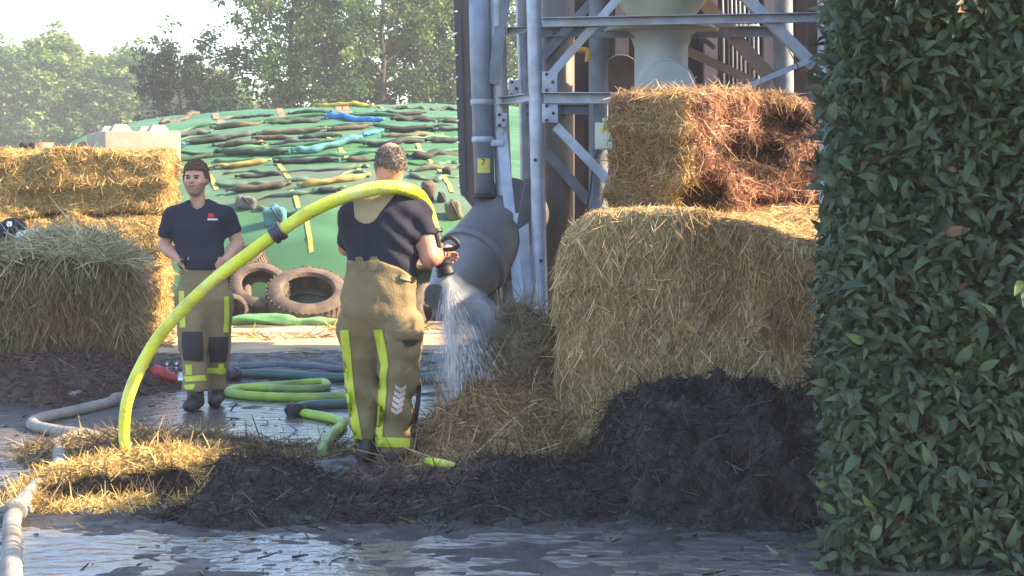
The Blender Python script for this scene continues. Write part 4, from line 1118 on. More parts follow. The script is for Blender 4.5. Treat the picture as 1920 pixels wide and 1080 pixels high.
# ================================================================== HEDGE
hedge = thing('laurel_hedge', 'tall dark green laurel hedge filling the right side, seen close up', 'hedge', (2.2, 8.2, 0))
rs = np.random.RandomState(99)
def leaf_mesh(L, Wd, curl, fold, rs):
    st = np.array([0, .14, .38, .64, .86, 1.0]); wd = np.array([.03, .55, 1.0, .86, .42, .02])
    v = []
    for s, w in zip(st, wd):
        z = -curl * L * (s - .25) ** 2
        v += [(-w * Wd / 2, s * L, z + fold * w * Wd / 2), (0, s * L, z), (w * Wd / 2, s * L, z + fold * w * Wd / 2)]
    f = []
    for i in range(5):
        for j in range(2): f.append((i * 3 + j, i * 3 + j + 1, i * 3 + 4 + j, i * 3 + 3 + j))
    return np.array(v), np.array(f)
LV = [leaf_mesh(.088 * s, .037 * s * w, c, fo, rs) for s, w, c, fo in ((1, 1, .5, .35), (1.1, 1.05, .9, .25), (.85, 1.1, .2, .45), (1.0, .9, 1.3, .2))]
HL, HB = 8.0, 0
def hedge_x0(Y): return 1.315 + .174 * (Y - 7.2) + .0 * Y     # left side runs away along the line of sight
def frames(nr, rs, n, down=.15):
    up = np.array([0, 0, 1.0])
    d = unit(rs.randn(n, 3) * .85 + nr * .55 + up * (.35 - .9 * down))      # tip direction
    z = unit(nr * .9 + up * .75 + rs.randn(n, 3) * .55)
    x = unit(np.cross(d, z)); z = np.cross(x, d)
    return x, d, z
def leaves_at(c, nr, sizes, rs):
    n = len(c); x, d, z = frames(nr, rs, n)
    Vs = []; Fs = []; k0 = 0; which = rs.randint(len(LV), size=n)
    for w, (lv, lf) in enumerate(LV):
        i = np.where(which == w)[0]
        if not len(i): continue
        R = np.stack([x[i], d[i], z[i]], 1)
        v = np.einsum('vk,nkj->nvj', lv, R) * sizes[i][:, None, None] + c[i][:, None]
        Vs.append(v.reshape(-1, 3)); Fs.append((lf[None] + (np.arange(len(i)) * len(lv))[:, None, None]).reshape(-1, 4) + k0); k0 += len(i) * len(lv)
    order = np.concatenate([np.where(which == w)[0] for w in range(len(LV))])
    return np.concatenate(Vs), np.concatenate(Fs), order
def hedge_cols(n, rs):
    c = pick([(.048, .074, .042), (.055, .086, .045), (.042, .064, .042), (.064, .096, .048), (.054, .072, .048)], n, rs, .15)
    r = rs.rand(n)
    c[r < .02] = (.09, .13, .04); c[r < .002] = (.13, .06, .03); c[(r > .985)] = (.10, .085, .05)
    return c
ZT = 2.52
def front_pts(n, dep):
    z = rs.uniform(-.02, ZT, n); x = rs.uniform(1.24, 3.0, n)
    bulge = .07 * n2(x, z, 1.6, 141) + .05 * n2(x, z, 5, 142, 2)
    yy = 7.22 - .10 * (x - 1.25) + bulge + np.abs(rs.randn(n)) * dep
    # uneven, rounded left edge
    edge = 1.315 + .045 * n2(z, z * 0, 3.2, 143) + .03 * n2(z, z * 0, 9, 144) + .05 * sstep(.45, .0, z) * 0
    k = x > edge + .0
    return np.stack([x, yy, z], 1)[k]
pts = [front_pts(12500, .13)]
nf = len(pts[0])
n = 5000; Y = 7.2 + 2.8 * rs.rand(n); z = rs.uniform(0, ZT, n)
x = hedge_x0(Y) + .05 * n2(Y, z, 2.5, 145) + .03 * n2(z * 2, Y, 5, 146) + np.abs(rs.randn(n)) * .10
pts.append(np.stack([x, Y, z], 1))
n = 3800; Y = 7.2 + 2.8 * rs.rand(n); x = hedge_x0(Y) + 1.7 * rs.rand(n); pts.append(np.stack([x, Y, ZT - np.abs(rs.randn(n)) * .1 + .05 * n2(x, Y, 3, 147)], 1))
n = 12500; Y = 7.35 + 2.65 * rs.rand(n); x = hedge_x0(Y) + .05 + 1.75 * rs.rand(n); pts.append(np.stack([x, Y, rs.uniform(.02, ZT, n)], 1))
c = np.concatenate(pts)
nr = np.concatenate([np.tile([-.08, -1.0, .15], (len(pts[0]), 1)), np.tile([-1.0, -.2, .15], (len(pts[1]), 1)), np.tile([0, -.1, 1.0], (len(pts[2]), 1)), unit(rs.randn(len(pts[3]), 3))])
sz = np.concatenate([.50 + .60 * rs.rand(nf), .6 + .5 * rs.rand(len(pts[1])), .7 + .5 * rs.rand(len(pts[2])), 1.5 + .8 * rs.rand(len(pts[3]))])
# the 300 leaves nearest to the camera in view become single leaves
px = 960 + F * c[:, 0] / c[:, 1]; py = 365 + F * (H - c[:, 2]) / c[:, 1]
vis = (np.arange(len(c)) < nf) & (px < 1925) & (px > 1500) & (py > -5) & (py < 1085)
near = np.where(vis)[0]; near = near[np.argsort(c[near, 1] + .10 * c[near, 0] - .07 * n2(c[near, 0], c[near, 2], 1.6, 141) - .05 * n2(c[near, 0], c[near, 2], 5, 142, 2) + .02 * rs.rand(len(near)))][:296]
rest = np.ones(len(c), bool); rest[near] = False
v, f, order = leaves_at(c[rest], nr[rest], sz[rest], rs)
cc = hedge_cols(rest.sum(), rs)[order]
fo = obj('foliage', (v, f), M['leaf_hedge'], hedge, smooth=True, tint=np.repeat(cc, 18, axis=0)); fo['kind'] = 'stuff'
lmesh = []
for k, (lv, lf) in enumerate(LV):
    for col in ((.052, .084, .046), (.060, .096, .050), (.044, .070, .046)):
        lmesh.append(mesh_data('leaf', lv, lf, M['leaf_hedge'], True, np.tile(col, (len(lv), 1))))
lmesh.append(mesh_data('leaf', LV[0][0], LV[0][1], M['leaf_hedge'], True, np.tile((.13, .17, .05), (18, 1))))
lmesh.append(mesh_data('leaf', LV[1][0], LV[1][1], M['leaf_hedge'], True, np.tile((.14, .07, .04), (18, 1))))
from mathutils import Matrix
xf, df, zf = frames(nr[near], rs, len(near))
horg = ORG[hedge.name]
for i, k in enumerate(near):
    w = rs.randint(12) if i % 37 else (12 if i % 74 else 13)
    o = link(bpy.data.objects.new('leaf', lmesh[w])); o.parent = hedge
    s = sz[k] * 1.12; a, b_, d_ = xf[i] * s, df[i] * s, zf[i] * s; q = c[k] - horg - np.array([0, .012, 0])
    o.matrix_local = Matrix(((a[0], b_[0], d_[0], q[0]), (a[1], b_[1], d_[1], q[1]), (a[2], b_[2], d_[2], q[2]), (0, 0, 0, 1)))
tw = []
for k in range(150):
    Y = 7.24 + .25 * rs.rand(); x = rs.uniform(1.3, 2.6); z = rs.uniform(.1, 2.3)
    a = np.array([x, Y + .12, z]); b_ = a + np.array([rs.randn() * .10, -.10 - .06 * rs.rand(), .12 + .2 * rs.rand()])
    tw.append(tube([a, (a + b_) / 2 + rs.randn(3) * .015, b_], [.005, .004, .002], 5, cap=False))
o = obj('twigs', join(*tw), M['twig'], hedge); o['kind'] = 'stuff'
for k in range(7):
    x = 1.6 + .24 * k; o = obj('stem', tube(catmull([(x, 7.9, 0), (x + .05, 7.95, .8), (x - .04, 7.85, 1.6), (x + .03, 7.9, 2.3)], 4), np.linspace(.035, .012, 13), 8), M['twig'], hedge)
# ================================================================== PEOPLE
M['skin'] = mat('skin', (.50, .28, .20), .5, .35, col2=(.42, .22, .155), nscale=14)
M['skin2'] = mat('ruddy_skin', (.50, .25, .17), .5, .35, col2=(.46, .20, .135), nscale=14)
M['hair_brown'] = mat('brown_hair', (.16, .095, .058), .7, .25, col2=(.11, .065, .042), nscale=60, bump=.8, bscale=160)
M['hair_grey'] = mat('grey_hair', (.14, .108, .088), .7, .25, col2=(.25, .215, .19), nscale=45, bump=.8, bscale=160)
M['beard'] = mat('stubble', (.28, .155, .105), .75, .2, col2=(.35, .20, .14), nscale=80, bump=.5, bscale=200)
M['navy'] = mat('navy_cotton', (.018, .019, .034), .85, .2, col2=(.023, .024, .042), nscale=5, bump=.12, bscale=60)
M['khaki'] = mat('khaki_turnout_cloth', (.225, .175, .095), .85, .2, col2=(.18, .138, .075), nscale=4, bump=.25, bscale=70)
M['khaki_light'] = mat('light_khaki_cloth', (.36, .29, .16), .85, .2, col2=(.30, .24, .13), nscale=6, bump=.2, bscale=70)
M['hivis'] = mat('hi_vis_yellow_tape', (.52, .60, .05), .55, .3, col2=(.42, .48, .06), nscale=14)
M['hivis_silver'] = mat('silver_reflective_tape', (.42, .44, .34), .4, .4, col2=(.36, .38, .3), nscale=14)
M['kneepad'] = mat('dark_knee_fabric', (.028, .027, .032), .75, .25, bump=.2, bscale=50)
M['boot'] = mat('black_boot_leather', (.016, .014, .015), .5, .4, col2=(.03, .025, .025), nscale=12)
M['eye'] = mat('eye', (.02, .016, .014), .3, .5)
M['lip'] = mat('lips', (.22, .08, .065), .5, .3)
M['chevron'] = mat('pale_reflective_print', (.55, .47, .43), .5, .3)
M['logo_red'] = mat('red_print', (.50, .03, .06), .6, .2)
M['logo_white'] = mat('white_print', (.62, .62, .66), .6, .2)

def trace(f, x, y, Y0, back=.75):
    x = np.asarray(x, float).ravel(); y = np.asarray(y, float).ravel()
    d = np.stack([ray(a, b) for a, b in zip(x, y)])
    t = np.full(len(x), (Y0 - back)); o = np.array([0, 0, H])
    for k in range(90):
        s = f(o + d * t[:, None]); t = t + np.clip(s * .7, -.02, .12)
    miss = t > Y0 + .8
    if miss.any() and (~miss).any(): t[miss] = np.median(t[~miss])
    return o + d * t[:, None], d
def patch(name, f, rows, Y0, m, parent, off=.006, nu=6, sub=4, puff=0.0, **kw):
    """cloth laid on a figure: rows of (x left, y left, x right, y right)"""
    R = np.array(rows, float); s = np.linspace(0, len(R) - 1, (len(R) - 1) * sub + 1)
    R = np.stack([np.interp(s, np.arange(len(R)), R[:, k]) for k in range(4)], 1)
    u = np.linspace(0, 1, nu + 1)
    x = R[:, 0:1] * (1 - u) + R[:, 2:3] * u; y = R[:, 1:2] * (1 - u) + R[:, 3:4] * u
    p, d = trace(f, x, y, Y0)
    edge = (np.sin(np.pi * np.clip(u, 0, 1))[None] * np.sin(np.pi * np.linspace(0, 1, len(R)))[:, None]).ravel()
    p = p - unit(d) * (off + puff * edge[:, None] ** .5)
    front = p; bk = p + unit(d) * (off + puff + .004)
    n = len(p); gf = grid_faces(len(R), nu + 1)
    ny, nx = len(R), nu + 1
    rim = [i for i in range(nx)] + [r * nx + nx - 1 for r in range(1, ny)] + [(ny - 1) * nx + i for i in range(nx - 2, -1, -1)] + [r * nx for r in range(ny - 2, 0, -1)]
    side = np.array([(rim[i], rim[(i + 1) % len(rim)], rim[(i + 1) % len(rim)] + n, rim[i] + n) for i in range(len(rim))])
    return obj(name, (np.concatenate([front, bk]), np.concatenate([gf, side])), m, parent, sharp=50, **kw)
def chain(p, pts, rs_, k=.03):
    d = None
    for i in range(len(pts) - 1):
        e = cap_(p, pts[i], pts[i + 1], rs_[i], rs_[i + 1])
        d = e if d is None else smin(d, e, k)
    return d
def head_sdf(p, c, yaw, sgn, w=1.0, h=1.0):
    """sgn -1: face towards the camera (-Y), +1: away"""
    cy, sy = math.cos(yaw), math.sin(yaw)
    q = p - c; q = np.stack([q[:, 0] * cy - q[:, 1] * sy, (q[:, 0] * sy + q[:, 1] * cy) * (-sgn), q[:, 2]], 1)   # now the face looks along -Y
    q = q / np.array([w, w, h])
    d = ell(q, (0, .012, .022), (.074, .094, .100))
    d = smin(d, ell(q, (0, -.026, -.045), (.060, .066, .076)), .035)
    d = smin(d, ell(q, (0, -.062, -.098), (.026, .024, .020)), .03)
    d = smin(d, ell(q, (0, -.078, .026), (.050, .013, .010)), .015)
    for s in (-1, 1):
        d = smax(d, -ell(q, (s * .029, -.094, .006), (.017, .014, .010)), .012)
        d = smin(d, ell(q, (s * .040, -.066, -.024), (.020, .016, .016)), .02)
        e = ell(q, (s * .076, .012, -.008), (.011, .024, .033)); e = smax(e, -ell(q, (s * .086, .006, -.008), (.008, .013, .020)), .006)
        d = smin(d, e, .008)
    d = smin(d, cap_(q, (0, -.082, .012), (0, -.104, -.022), .008, .013), .012)
    d = smin(d, ell(q, (0, -.082, -.060), (.026, .010, .0075)), .008)
    return d * min(w, h), q
def hand_sdf(p, wrist, dirn, palm_n, side, curl, L=.085, only=None):
    """palm and four fingers with a thumb; dirn: wrist to knuckles, palm_n: the way the palm faces, side: towards the thumb"""
    dirn, palm_n, side = (np.array(q, float) for q in (dirn, palm_n, side))
    dirn /= np.linalg.norm(dirn); palm_n = palm_n - dirn * (palm_n @ dirn); palm_n /= np.linalg.norm(palm_n)
    s2 = np.cross(dirn, palm_n); side = s2 if s2 @ side > 0 else -s2
    w = np.asarray(wrist, float); d = None
    for k in range(4):
        a = w + side * (.026 - .0175 * k) * .6; b = w + dirn * L + side * (.030 - .020 * k)
        e = cap_(p, a, b, .017, .0135); d = e if d is None else smin(d, e, .014)
        ln = (.043, .048, .045, .035)[k]; ang = 0; q = b
        for j in range(3):
            ang += curl * (.8, 1.0, .8)[j]
            v = dirn * math.cos(ang) + palm_n * math.sin(ang); r = q + v * ln * (1, .62, .5)[j]
            d = smin(d, cap_(p, q, r, .0112 - .0008 * j, .0104 - .0008 * j), .004); q = r
    t0 = w + dirn * .025 + side * .026; t1 = t0 + unit(dirn * .6 + side * .75 + palm_n * .35) * .042; t2 = t1 + unit(dirn * .8 + side * .1 + palm_n * .75) * .034
    d = smin(d, cap_(p, t0, t1, .014, .0115), .010); d = smin(d, cap_(p, t1, t2, .0112, .009), .004)
    return d
def wrinkle(p, seed, amp, sx=7, sz=13):
    return amp * fbm(np.stack([p[:, 0] * sx + p[:, 2] * 4, p[:, 1] * sx, p[:, 2] * sz - p[:, 0] * 5], 1), seed, 3)
def shell(name, f, lo, hi, res, m, parent, **kw):
    return obj(name, nets(f, lo, hi, res), m, parent, **kw)
def boot(parent, ankle, toe_dir, x, yh, z0=0.0, h=.22):
    toe_dir = np.array(toe_dir, float); toe_dir /= np.linalg.norm(toe_dir)
    heel = np.array([x, yh, z0 + .055]); toe = heel + toe_dir * .185
    def f(p):
        d = smin(cap_(p, heel, toe - [0, 0, .008], .052, .046), cap_(p, heel, np.array([ankle[0], ankle[1], z0 + h]), .056, .062), .035)
        d = smin(d, ell(p, toe - [0, 0, .006], (.05, .055, .042)), .02)
        return smax(d + .003 * fbm(p * 30, 3, 2), z0 + .022 - p[:, 2], .008)
    lo = np.minimum(heel, toe) - .09; hi = np.maximum(heel, toe) + .09; lo[2] = z0 - .02; hi[2] = z0 + h + .09
    b = shell('boot', f, lo, hi, .009, M['boot'], parent)
    def g(p):
        d = smin(cap_(p, heel, toe, .058, .05), ell(p, toe, (.055, .06, .05)), .02)
        return smax(np.maximum(d, p[:, 2] - (z0 + .026)), z0 - p[:, 2], .004)
    obj('sole', nets(g, lo, hi, .009), M['black'], b)

# ---------------------------------------------------------------- the young man facing us
Y1 = 12.85
ym = thing('person', 'young bearded man facing the camera in navy t-shirt and khaki turnout trousers', 'person', P(378, 766, Y1) * [1, 1, 0])
def A(x, y, dy=0): return P(x, y, Y1 + dy)
hc = A(367, 335, -.02)
shL, elL, wrL = A(325, 405), A(308, 461, .05), A(339, 489, -.09)
shR, elR, wrR = A(423, 403), A(446, 456, .05), A(424, 487, -.09)
hipL, knL, anL = A(361, 556), A(362, 650, -.07), A(367, 735, -.10)
hipR, knR, anR = A(405, 556), A(408, 648, .06), A(405, 726, .16)
hd1 = lambda p: head_sdf(p, hc, .10, -1, 1.09, 1.0)
def body1(p):
    d, q = hd1(p)
    d = smin(d, cap_(p, hc + [0, .025, -.06], A(373, 398, .025), .054, .060), .03)
    d = smin(d, ecap(p, A(373, 425), A(380, 520), .145, .14, .62), .05)
    d = smin(d, cap_(p, shL, shR, .05), .04)
    for s, e, w in ((shL, elL, wrL), (shR, elR, wrR)):
        d = smin(d, chain(p, [s, e], [.054, .046], .02), .03); d = smin(d, cap_(p, e, e + (w - e) * .35, .045, .046), .02); d = smin(d, cap_(p, e + (w - e) * .35, w, .046, .030), .02)
    for a, b, c in ((hipL, knL, anL), (hipR, knR, anR)):
        d = smin(d, chain(p, [a, b, c], [.085, .058, .042], .03), .05)
    d = smin(d, hand_sdf(p, wrL, (.75, -.15, -.55), (.3, .9, 0), (.5, 0, .8), .35), .015)
    d = smin(d, hand_sdf(p, wrR, (-.7, -.15, -.6), (-.3, .9, 0), (-.5, 0, .8), .35), .015)
    return d
lo = np.array([A(290, 0)[0], Y1 - .36, -.02]); hi = np.array([A(462, 0)[0], Y1 + .34, A(0, 288)[2]])
v, f = nets(body1, lo, hi, .0095)
obj('body', (v, f), M['skin'], ym)
def head_detail(hd, hc, sgn, parent, hairf, hairm, beard=True):
    r = .16
    obj('hair', nets(hairf, hc - r, hc + r, .006), hairm, parent)
def tufts(f, c, parent, m, n, ln, lean, zmin, seed=3):
    v, fc = nets(f, c - .16, c + .16, .008); rs = np.random.RandomState(seed)
    p, nr = scatter(v, fc, n, rs, lambda q, w: (w @ np.array([0, 0, 1.0]) > -.6) * 1.0)
    d = nr * .55 + rs.randn(n, 3) * .45 + np.array(lean, float) * sstep(zmin, zmin + .05, p[:, 2:3] - c[2]) + np.array([0, 0, -.7]) * sstep(.06, .0, p[:, 2:3] - c[2])
    sv, sf, sc = strands(p, d, ln * (.5 + rs.rand(n)), .0045, .3, np.ones((n, 3)), rs)
    o = obj('hair_strands', (sv, sf), m, parent, smooth=False); o['kind'] = 'stuff'
def hair1(p):
    d, q = hd1(p)
    top = q[:, 2] - (.052 + .25 * np.maximum(0, q[:, 1] + .02) * -1.0)     # hairline: high on the brow, low at the nape
    line = np.interp(q[:, 1], [-.075, -.040, -.028, -.010, .012, .03, .09], [.060, .050, .015, .0, .008, -.03, -.065]) + .006 * fbm(q * 70, 12, 2)
    return smax(d - .007 - .011 * sstep(.05, .10, q[:, 2]) - .004 * fbm(q * np.array([60, 60, 40]), 5, 2), (line - q[:, 2]) * .8, .006)
head_detail(hd1, hc, -1, ym, hair1, M['hair_brown'])
tufts(hair1, hc, ym, M['hair_brown'], 2400, .008, (.2, -.5, .35), .03)
def beard1(p):
    d, q = hd1(p)
    reg = np.maximum.reduce([q[:, 2] + .068 - .16 * np.abs(q[:, 0]) - 7 * q[:, 0] ** 2, q[:, 1] - .012])
    return smax(d - .0035 - .0012 * fbm(q * 90, 6, 2), reg, .004)
obj('beard', nets(beard1, hc - .15, hc + .1, .005), M['beard'], ym)
def local_head(hc, yaw, sgn, q, w=1.0, h=1.0):
    q = np.array(q, float) * [w, -sgn * w, h]; cy, sy = math.cos(-yaw), math.sin(-yaw)
    return hc + np.array([q[0] * cy - q[1] * sy, q[0] * sy + q[1] * cy, q[2]])
for s in (-1, 1):
    e = local_head(hc, .10, -1, (s * .029, -.0815, .006), 1.09)
    obj('eye', nets(lambda p: ell(p, e + [0, -.002, 0], (.0165, .009, .0068)), e - .03, e + .03, .003), M['eye'], ym)
    e2 = local_head(hc, .10, -1, (s * .030, -.0915, .023), 1.09)
    obj('eyebrow', nets(lambda p: ell(p, e2 + 0 * p, (.022, .006, .0045)), e2 - .03, e2 + .03, .003), M['hair_brown'], ym)
e = local_head(hc, .10, -1, (0.0, -.0915, -.056), 1.09)
obj('mouth', nets(lambda p: ell(np.stack([p[:, 0], p[:, 1], p[:, 2] - 11 * (p[:, 0] - e[0]) ** 2], 1), e, (.033, .008, .0052)), e - .04, e + .04, .003), M['lip'], ym)
def tee1(p):
    d = ecap(p, A(373, 425, -.005), A(379, 500, -.005), .178, .155, .64)
    d = smin(d, ell(p, A(373, 432, -.03), (.17, .11, .15)), .05)
    d = smin(d, chain(p, [shL - [0, 0, .005], A(373, 398), shR - [0, 0, .005]], [.062, .075, .062], .03), .07)
    d = smin(d, ecap(p, A(373, 440, -.02), A(379, 492, -.05), .15, .165, .60), .04)
    for s, e in ((shL, elL), (shR, elR)):
        u = (e - s) / np.linalg.norm(e - s)
        sl = cap_(p, s, s + u * .22, .066, .074); sl = smax(sl, (p - s) @ u - .155, .01); d = smin(d, sl, .035)
    d = d + wrinkle(p, 4, .011, 5, 7)
    d = smax(d, -cap_(p, hc, A(373, 399, -.03), .05, .074), .012)
    return smax(d, A(0, 505)[2] - p[:, 2], .01)
th = np.linspace(0, 2 * math.pi, 33); cc_ = A(373, 394, .015)
obj('collar', tube(np.stack([cc_[0] + .079 * np.cos(th), cc_[1] + .074 * np.sin(th), cc_[2] + .026 * np.sin(th) - .006], 1), .0105, 8, cap=False), M['navy'], ym)
obj('t_shirt', nets(tee1, [A(292, 0)[0], Y1 - .3, A(0, 512)[2]], [A(458, 0)[0], Y1 + .25, A(0, 375)[2]], .0095), M['navy'], ym)
def trou1(p):
    d = ecap(p, A(380, 486, -.01), A(382, 550, 0), .168, .185, .70)
    for a, b, c, r0, r1, r2 in ((A(356, 560), knL + [0, 0, 0], anL + [0, 0, .03], .118, .098, .088), (A(408, 560), knR, anR + [0, 0, .03], .114, .094, .084)):
        d = smin(d, chain(p, [a, b, c], [r0, r1, r2], .03), .035)
    d = d + wrinkle(p, 9, .010, 6, 8) + .006 * np.sin(p[:, 2] * 38 + 6 * p[:, 0]) * sstep(.3, .08, p[:, 2])
    d = smax(d, p[:, 2] - (A(0, 489)[2] + .02 * np.cos((p[:, 0] - A(384, 0)[0]) * 30)), .01)
    return smax(d, .135 - p[:, 2] + .02 * (p[:, 0] > A(386, 0)[0]) * -1, .01)
obj('trousers', nets(trou1, [A(308, 0)[0], Y1 - .34, .08], [A(456, 0)[0], Y1 + .36, A(0, 470)[2]], .010), M['khaki'], ym)
for rows in ([(341, 622, 380, 622), (340, 648, 382, 648), (344, 676, 382, 677)], [(392, 632, 428, 632), (391, 652, 428, 652), (394, 680, 425, 678)]):
    patch('knee_pad', trou1, rows, Y1, M['kneepad'], ym, .012, 8, 5, .012)
for rows in ([(335, 546, 345, 545), (336, 580, 346, 580), (337, 614, 348, 614)], [(420, 556, 429, 556), (421, 590, 430, 590), (419, 622, 428, 624)], [(347, 684, 360, 684), (348, 703, 360, 703)], [(410, 682, 420, 682), (409, 702, 419, 702)]):
    patch('reflective_stripe', trou1, rows, Y1, M['hivis'], ym, .006, 3, 5)
for rows in ([(343, 706, 388, 703), (343, 716, 388, 713)], [(345, 722, 366, 720), (347, 731, 362, 730)], [(388, 690, 423, 690), (389, 700, 422, 700)]):
    patch('reflective_band', trou1, rows, Y1, M['hivis'], ym, .007, 8, 3)
patch('bib_flap', trou1, [(352, 482, 356, 482), (351, 489, 372, 491), (356, 495, 384, 494)], Y1, M['khaki_light'], ym, .008, 6, 4)
patch('bib_flap', trou1, [(410, 481, 414, 481), (394, 490, 416, 489), (386, 494, 412, 494)], Y1, M['khaki_light'], ym, .008, 6, 4)
patch('glove', trou1, [(336, 479, 350, 481), (336, 488, 351, 489), (338, 494, 350, 494)], Y1, M['kneepad'], ym, .05, 4, 4, .02, label='dark glove end tucked into the waistband')
patch('chest_logo', tee1, [(391, 400, 399, 400), (390, 404, 402, 404), (390, 407.5, 401, 407.5)], Y1, M['logo_red'], ym, .005, 4, 2)
patch('chest_logo', tee1, [(389, 409.5, 408, 409.5), (389, 413, 408, 413)], Y1, M['logo_white'], ym, .005, 4, 2)
boot(ym, anL, (-.05, -1, 0), anL[0], anL[1] - .0)
boot(ym, anR, (.12, -1, 0), anR[0], anR[1] + .0)

# ---------------------------------------------------------------- the older man seen from behind
Y2 = 10.08
fm = thing('person', 'stocky balding man seen from behind aiming the nozzle, yellow hose over his shoulders', 'person', P(715, 874, Y2) * [1, 1, 0])
def B(x, y, dy=0): return P(x, y, Y2 + dy)
hc2 = B(731, 309, .02)
sL, eL, wL = B(664, 408, .02), B(652, 462, .16), B(730, 462, .34)
sR, eR, wR = B(784, 405, .02), B(806, 483, -.02), B(826, 477, .20)
hL, kL, aL = B(683, 600, .03), B(680, 718, .09), B(686, 848, .08)
hR, kR, aR = B(748, 600, -.01), B(746, 716, -.02), B(742, 846, .0)
hd2 = lambda p: head_sdf(p, hc2, -.30, 1, 1.06, 1.04)
def body2(p):
    d, q = hd2(p)
    d = smin(d, cap_(p, hc2 + [0, -.015, -.05], B(722, 380, .02), .068, .085), .04)
    d = smin(d, ecap(p, B(718, 425), B(716, 520), .19, .185, .62), .05)
    d = smin(d, cap_(p, sL, sR, .06), .05)
    for s, e, w in ((sL, eL, wL), (sR, eR, wR)):
        d = smin(d, cap_(p, s, e, .064, .054), .03); m_ = e + (w - e) * .35
        d = smin(d, cap_(p, e, m_, .052, .054), .025); d = smin(d, cap_(p, m_, w, .053, .034), .02)
    for a, b, c in ((hL, kL, aL), (hR, kR, aR)): d = smin(d, chain(p, [a, b, c], [.10, .065, .046], .03), .05)
    d = smin(d, hand_sdf(p, wR, (.15, .85, -.1), (.85, -.1, -.2), (0, .1, 1), .75), .015)
    d = smin(d, hand_sdf(p, wL, (.8, .3, .1), (-.2, -.8, .4), (0, .2, 1), .75), .015)
    return d
lo = np.array([B(625, 0)[0], Y2 - .3, -.0]); hi = np.array([B(868, 0)[0], Y2 + .48, B(0, 258)[2]])
obj('body', nets(body2, lo, hi, .0088), M['skin2'], fm)
def hair2(p):
    d, q = hd2(p)
    line = np.interp(q[:, 1], [-.02, .0, .03, .09], [.02, .0, -.045, -.075])
    bald = -ell(q, (0, -.015, .118), (.062, .092, .062))
    reg = np.maximum.reduce([(line - q[:, 2]) * .8, -q[:, 1] - .015 - .4 * (q[:, 2] - .02), bald])
    return smax(d - .0045 - .003 * fbm(q * np.array([70, 70, 45]), 7, 2), reg, .006)
obj('hair', nets(hair2, hc2 - .17, hc2 + .17, .006), M['hair_grey'], fm)
tufts(hair2, hc2, fm, M['hair_grey'], 1800, .010, (0, 0, 0), .2, 4)
for s in (-1, 1):
    e = local_head(hc2, -.30, 1, (s * .031, -.088, .006)); obj('eye', nets(lambda p: ell(p, e, (.013, .008, .0055)), e - .025, e + .025, .003), M['eye'], fm)
def tee2(p):
    d = ecap(p, B(718, 425), B(716, 510), .218, .200, .62)
    d = smin(d, chain(p, [sL - [0, 0, .005], B(722, 386), sR - [0, 0, .005]], [.070, .085, .072], .03), .08)
    d = smin(d, ell(p, B(716, 455, .06), (.20, .15, .22)), .05)
    for s, e, c in ((sL, eL, .20), (sR, eR, .135)):
        u = (e - s) / np.linalg.norm(e - s)
        sl = cap_(p, s, s + u * .26, .074, .080); sl = smax(sl, (p - s) @ u - c, .01); d = smin(d, sl, .045)
    # folds drawn from the right shoulder down to the waist
    q = p - B(735, 470)
    fold = np.sin((q[:, 0] * .75 + q[:, 2] * .85) * 62 + 1.5 * vnoise(p * 6, 3)) * sstep(.30, .0, np.abs(q[:, 0] * .85 - q[:, 2] * .55 - .02)) * sstep(-.10, .08, q[:, 0] + .02)
    d = d + .0075 * fold + wrinkle(p, 14, .010, 5, 6)
    d = smax(d, -cap_(p, hc2, B(724, 372, .05), .06, .088), .012)
    return smax(d, B(0, 530)[2] - p[:, 2], .01)
obj('t_shirt', nets(tee2, [B(626, 0)[0], Y2 - .3, B(0, 536)[2]], [B(836, 0)[0], Y2 + .4, B(0, 355)[2]], .0095), M['navy'], fm)
def trou2(p):
    d = ecap(p, B(716, 494), B(714, 575), .206, .218, .72)
    for a, b, c, r0, r1, r2 in ((B(677, 612, .03), kL, aL + [0, 0, .03], .128, .098, .080), (B(753, 612, -.02), kR, aR + [0, 0, .03], .136, .120, .098)):
        d = smin(d, chain(p, [a, b, c], [r0, r1, r2], .03), .018)
    z = p[:, 2]; x = p[:, 0]
    d = d + wrinkle(p, 19, .019, 5, 5) + .017 * np.sin(z * 30 + 10 * (x - B(716, 0)[0]) + 1.5 * vnoise(p * 5, 8)) * sstep(.62, .42, z) * sstep(.05, .2, z)
    d = smax(d, -(.045 - np.abs(x - B(716 - 2, 0)[0]) - .4 * (z - .80) - .02) * .6, .05) if False else d
    xr_ = (x - B(690, 0)[0]) / (B(785, 0)[0] - B(690, 0)[0])
    d = smax(d, z - (B(0, 488)[2] - .09 * sstep(.25, 1.0, xr_) + .006 * np.cos(x * 40)), .008)
    return smax(d, .075 - z, .012)
obj('trousers', nets(trou2, [B(615, 0)[0], Y2 - .34, .03], [B(812, 0)[0], Y2 + .36, B(0, 470)[2]], .0100), M['khaki'], fm)
patch('brace_yoke', tee2, [(662, 366, 748, 356), (662, 376, 733, 374), (663, 386, 723, 386), (664, 397, 714, 397), (665, 408, 707, 408), (672, 415, 700, 415), (682, 419, 692, 419)], Y2, M['khaki_light'], fm, .008, 8, 4)
patch('brace_strap', tee2, [(676, 416, 688, 416), (677, 450, 686, 450), (676, 482, 686, 482)], Y2, M['navy'], fm, .006, 3, 5)
patch('brace_strap', tee2, [(688, 416, 698, 416), (696, 450, 706, 450), (698, 482, 708, 482)], Y2, M['navy'], fm, .006, 3, 5)
both2 = lambda p: np.minimum(tee2(p), trou2(p))
patch('brace_tab', both2, [(668, 482, 678, 481), (664, 490, 682, 489), (660, 500, 686, 500), (662, 506, 686, 506)], Y2, M['khaki'], fm, .007, 6, 3)
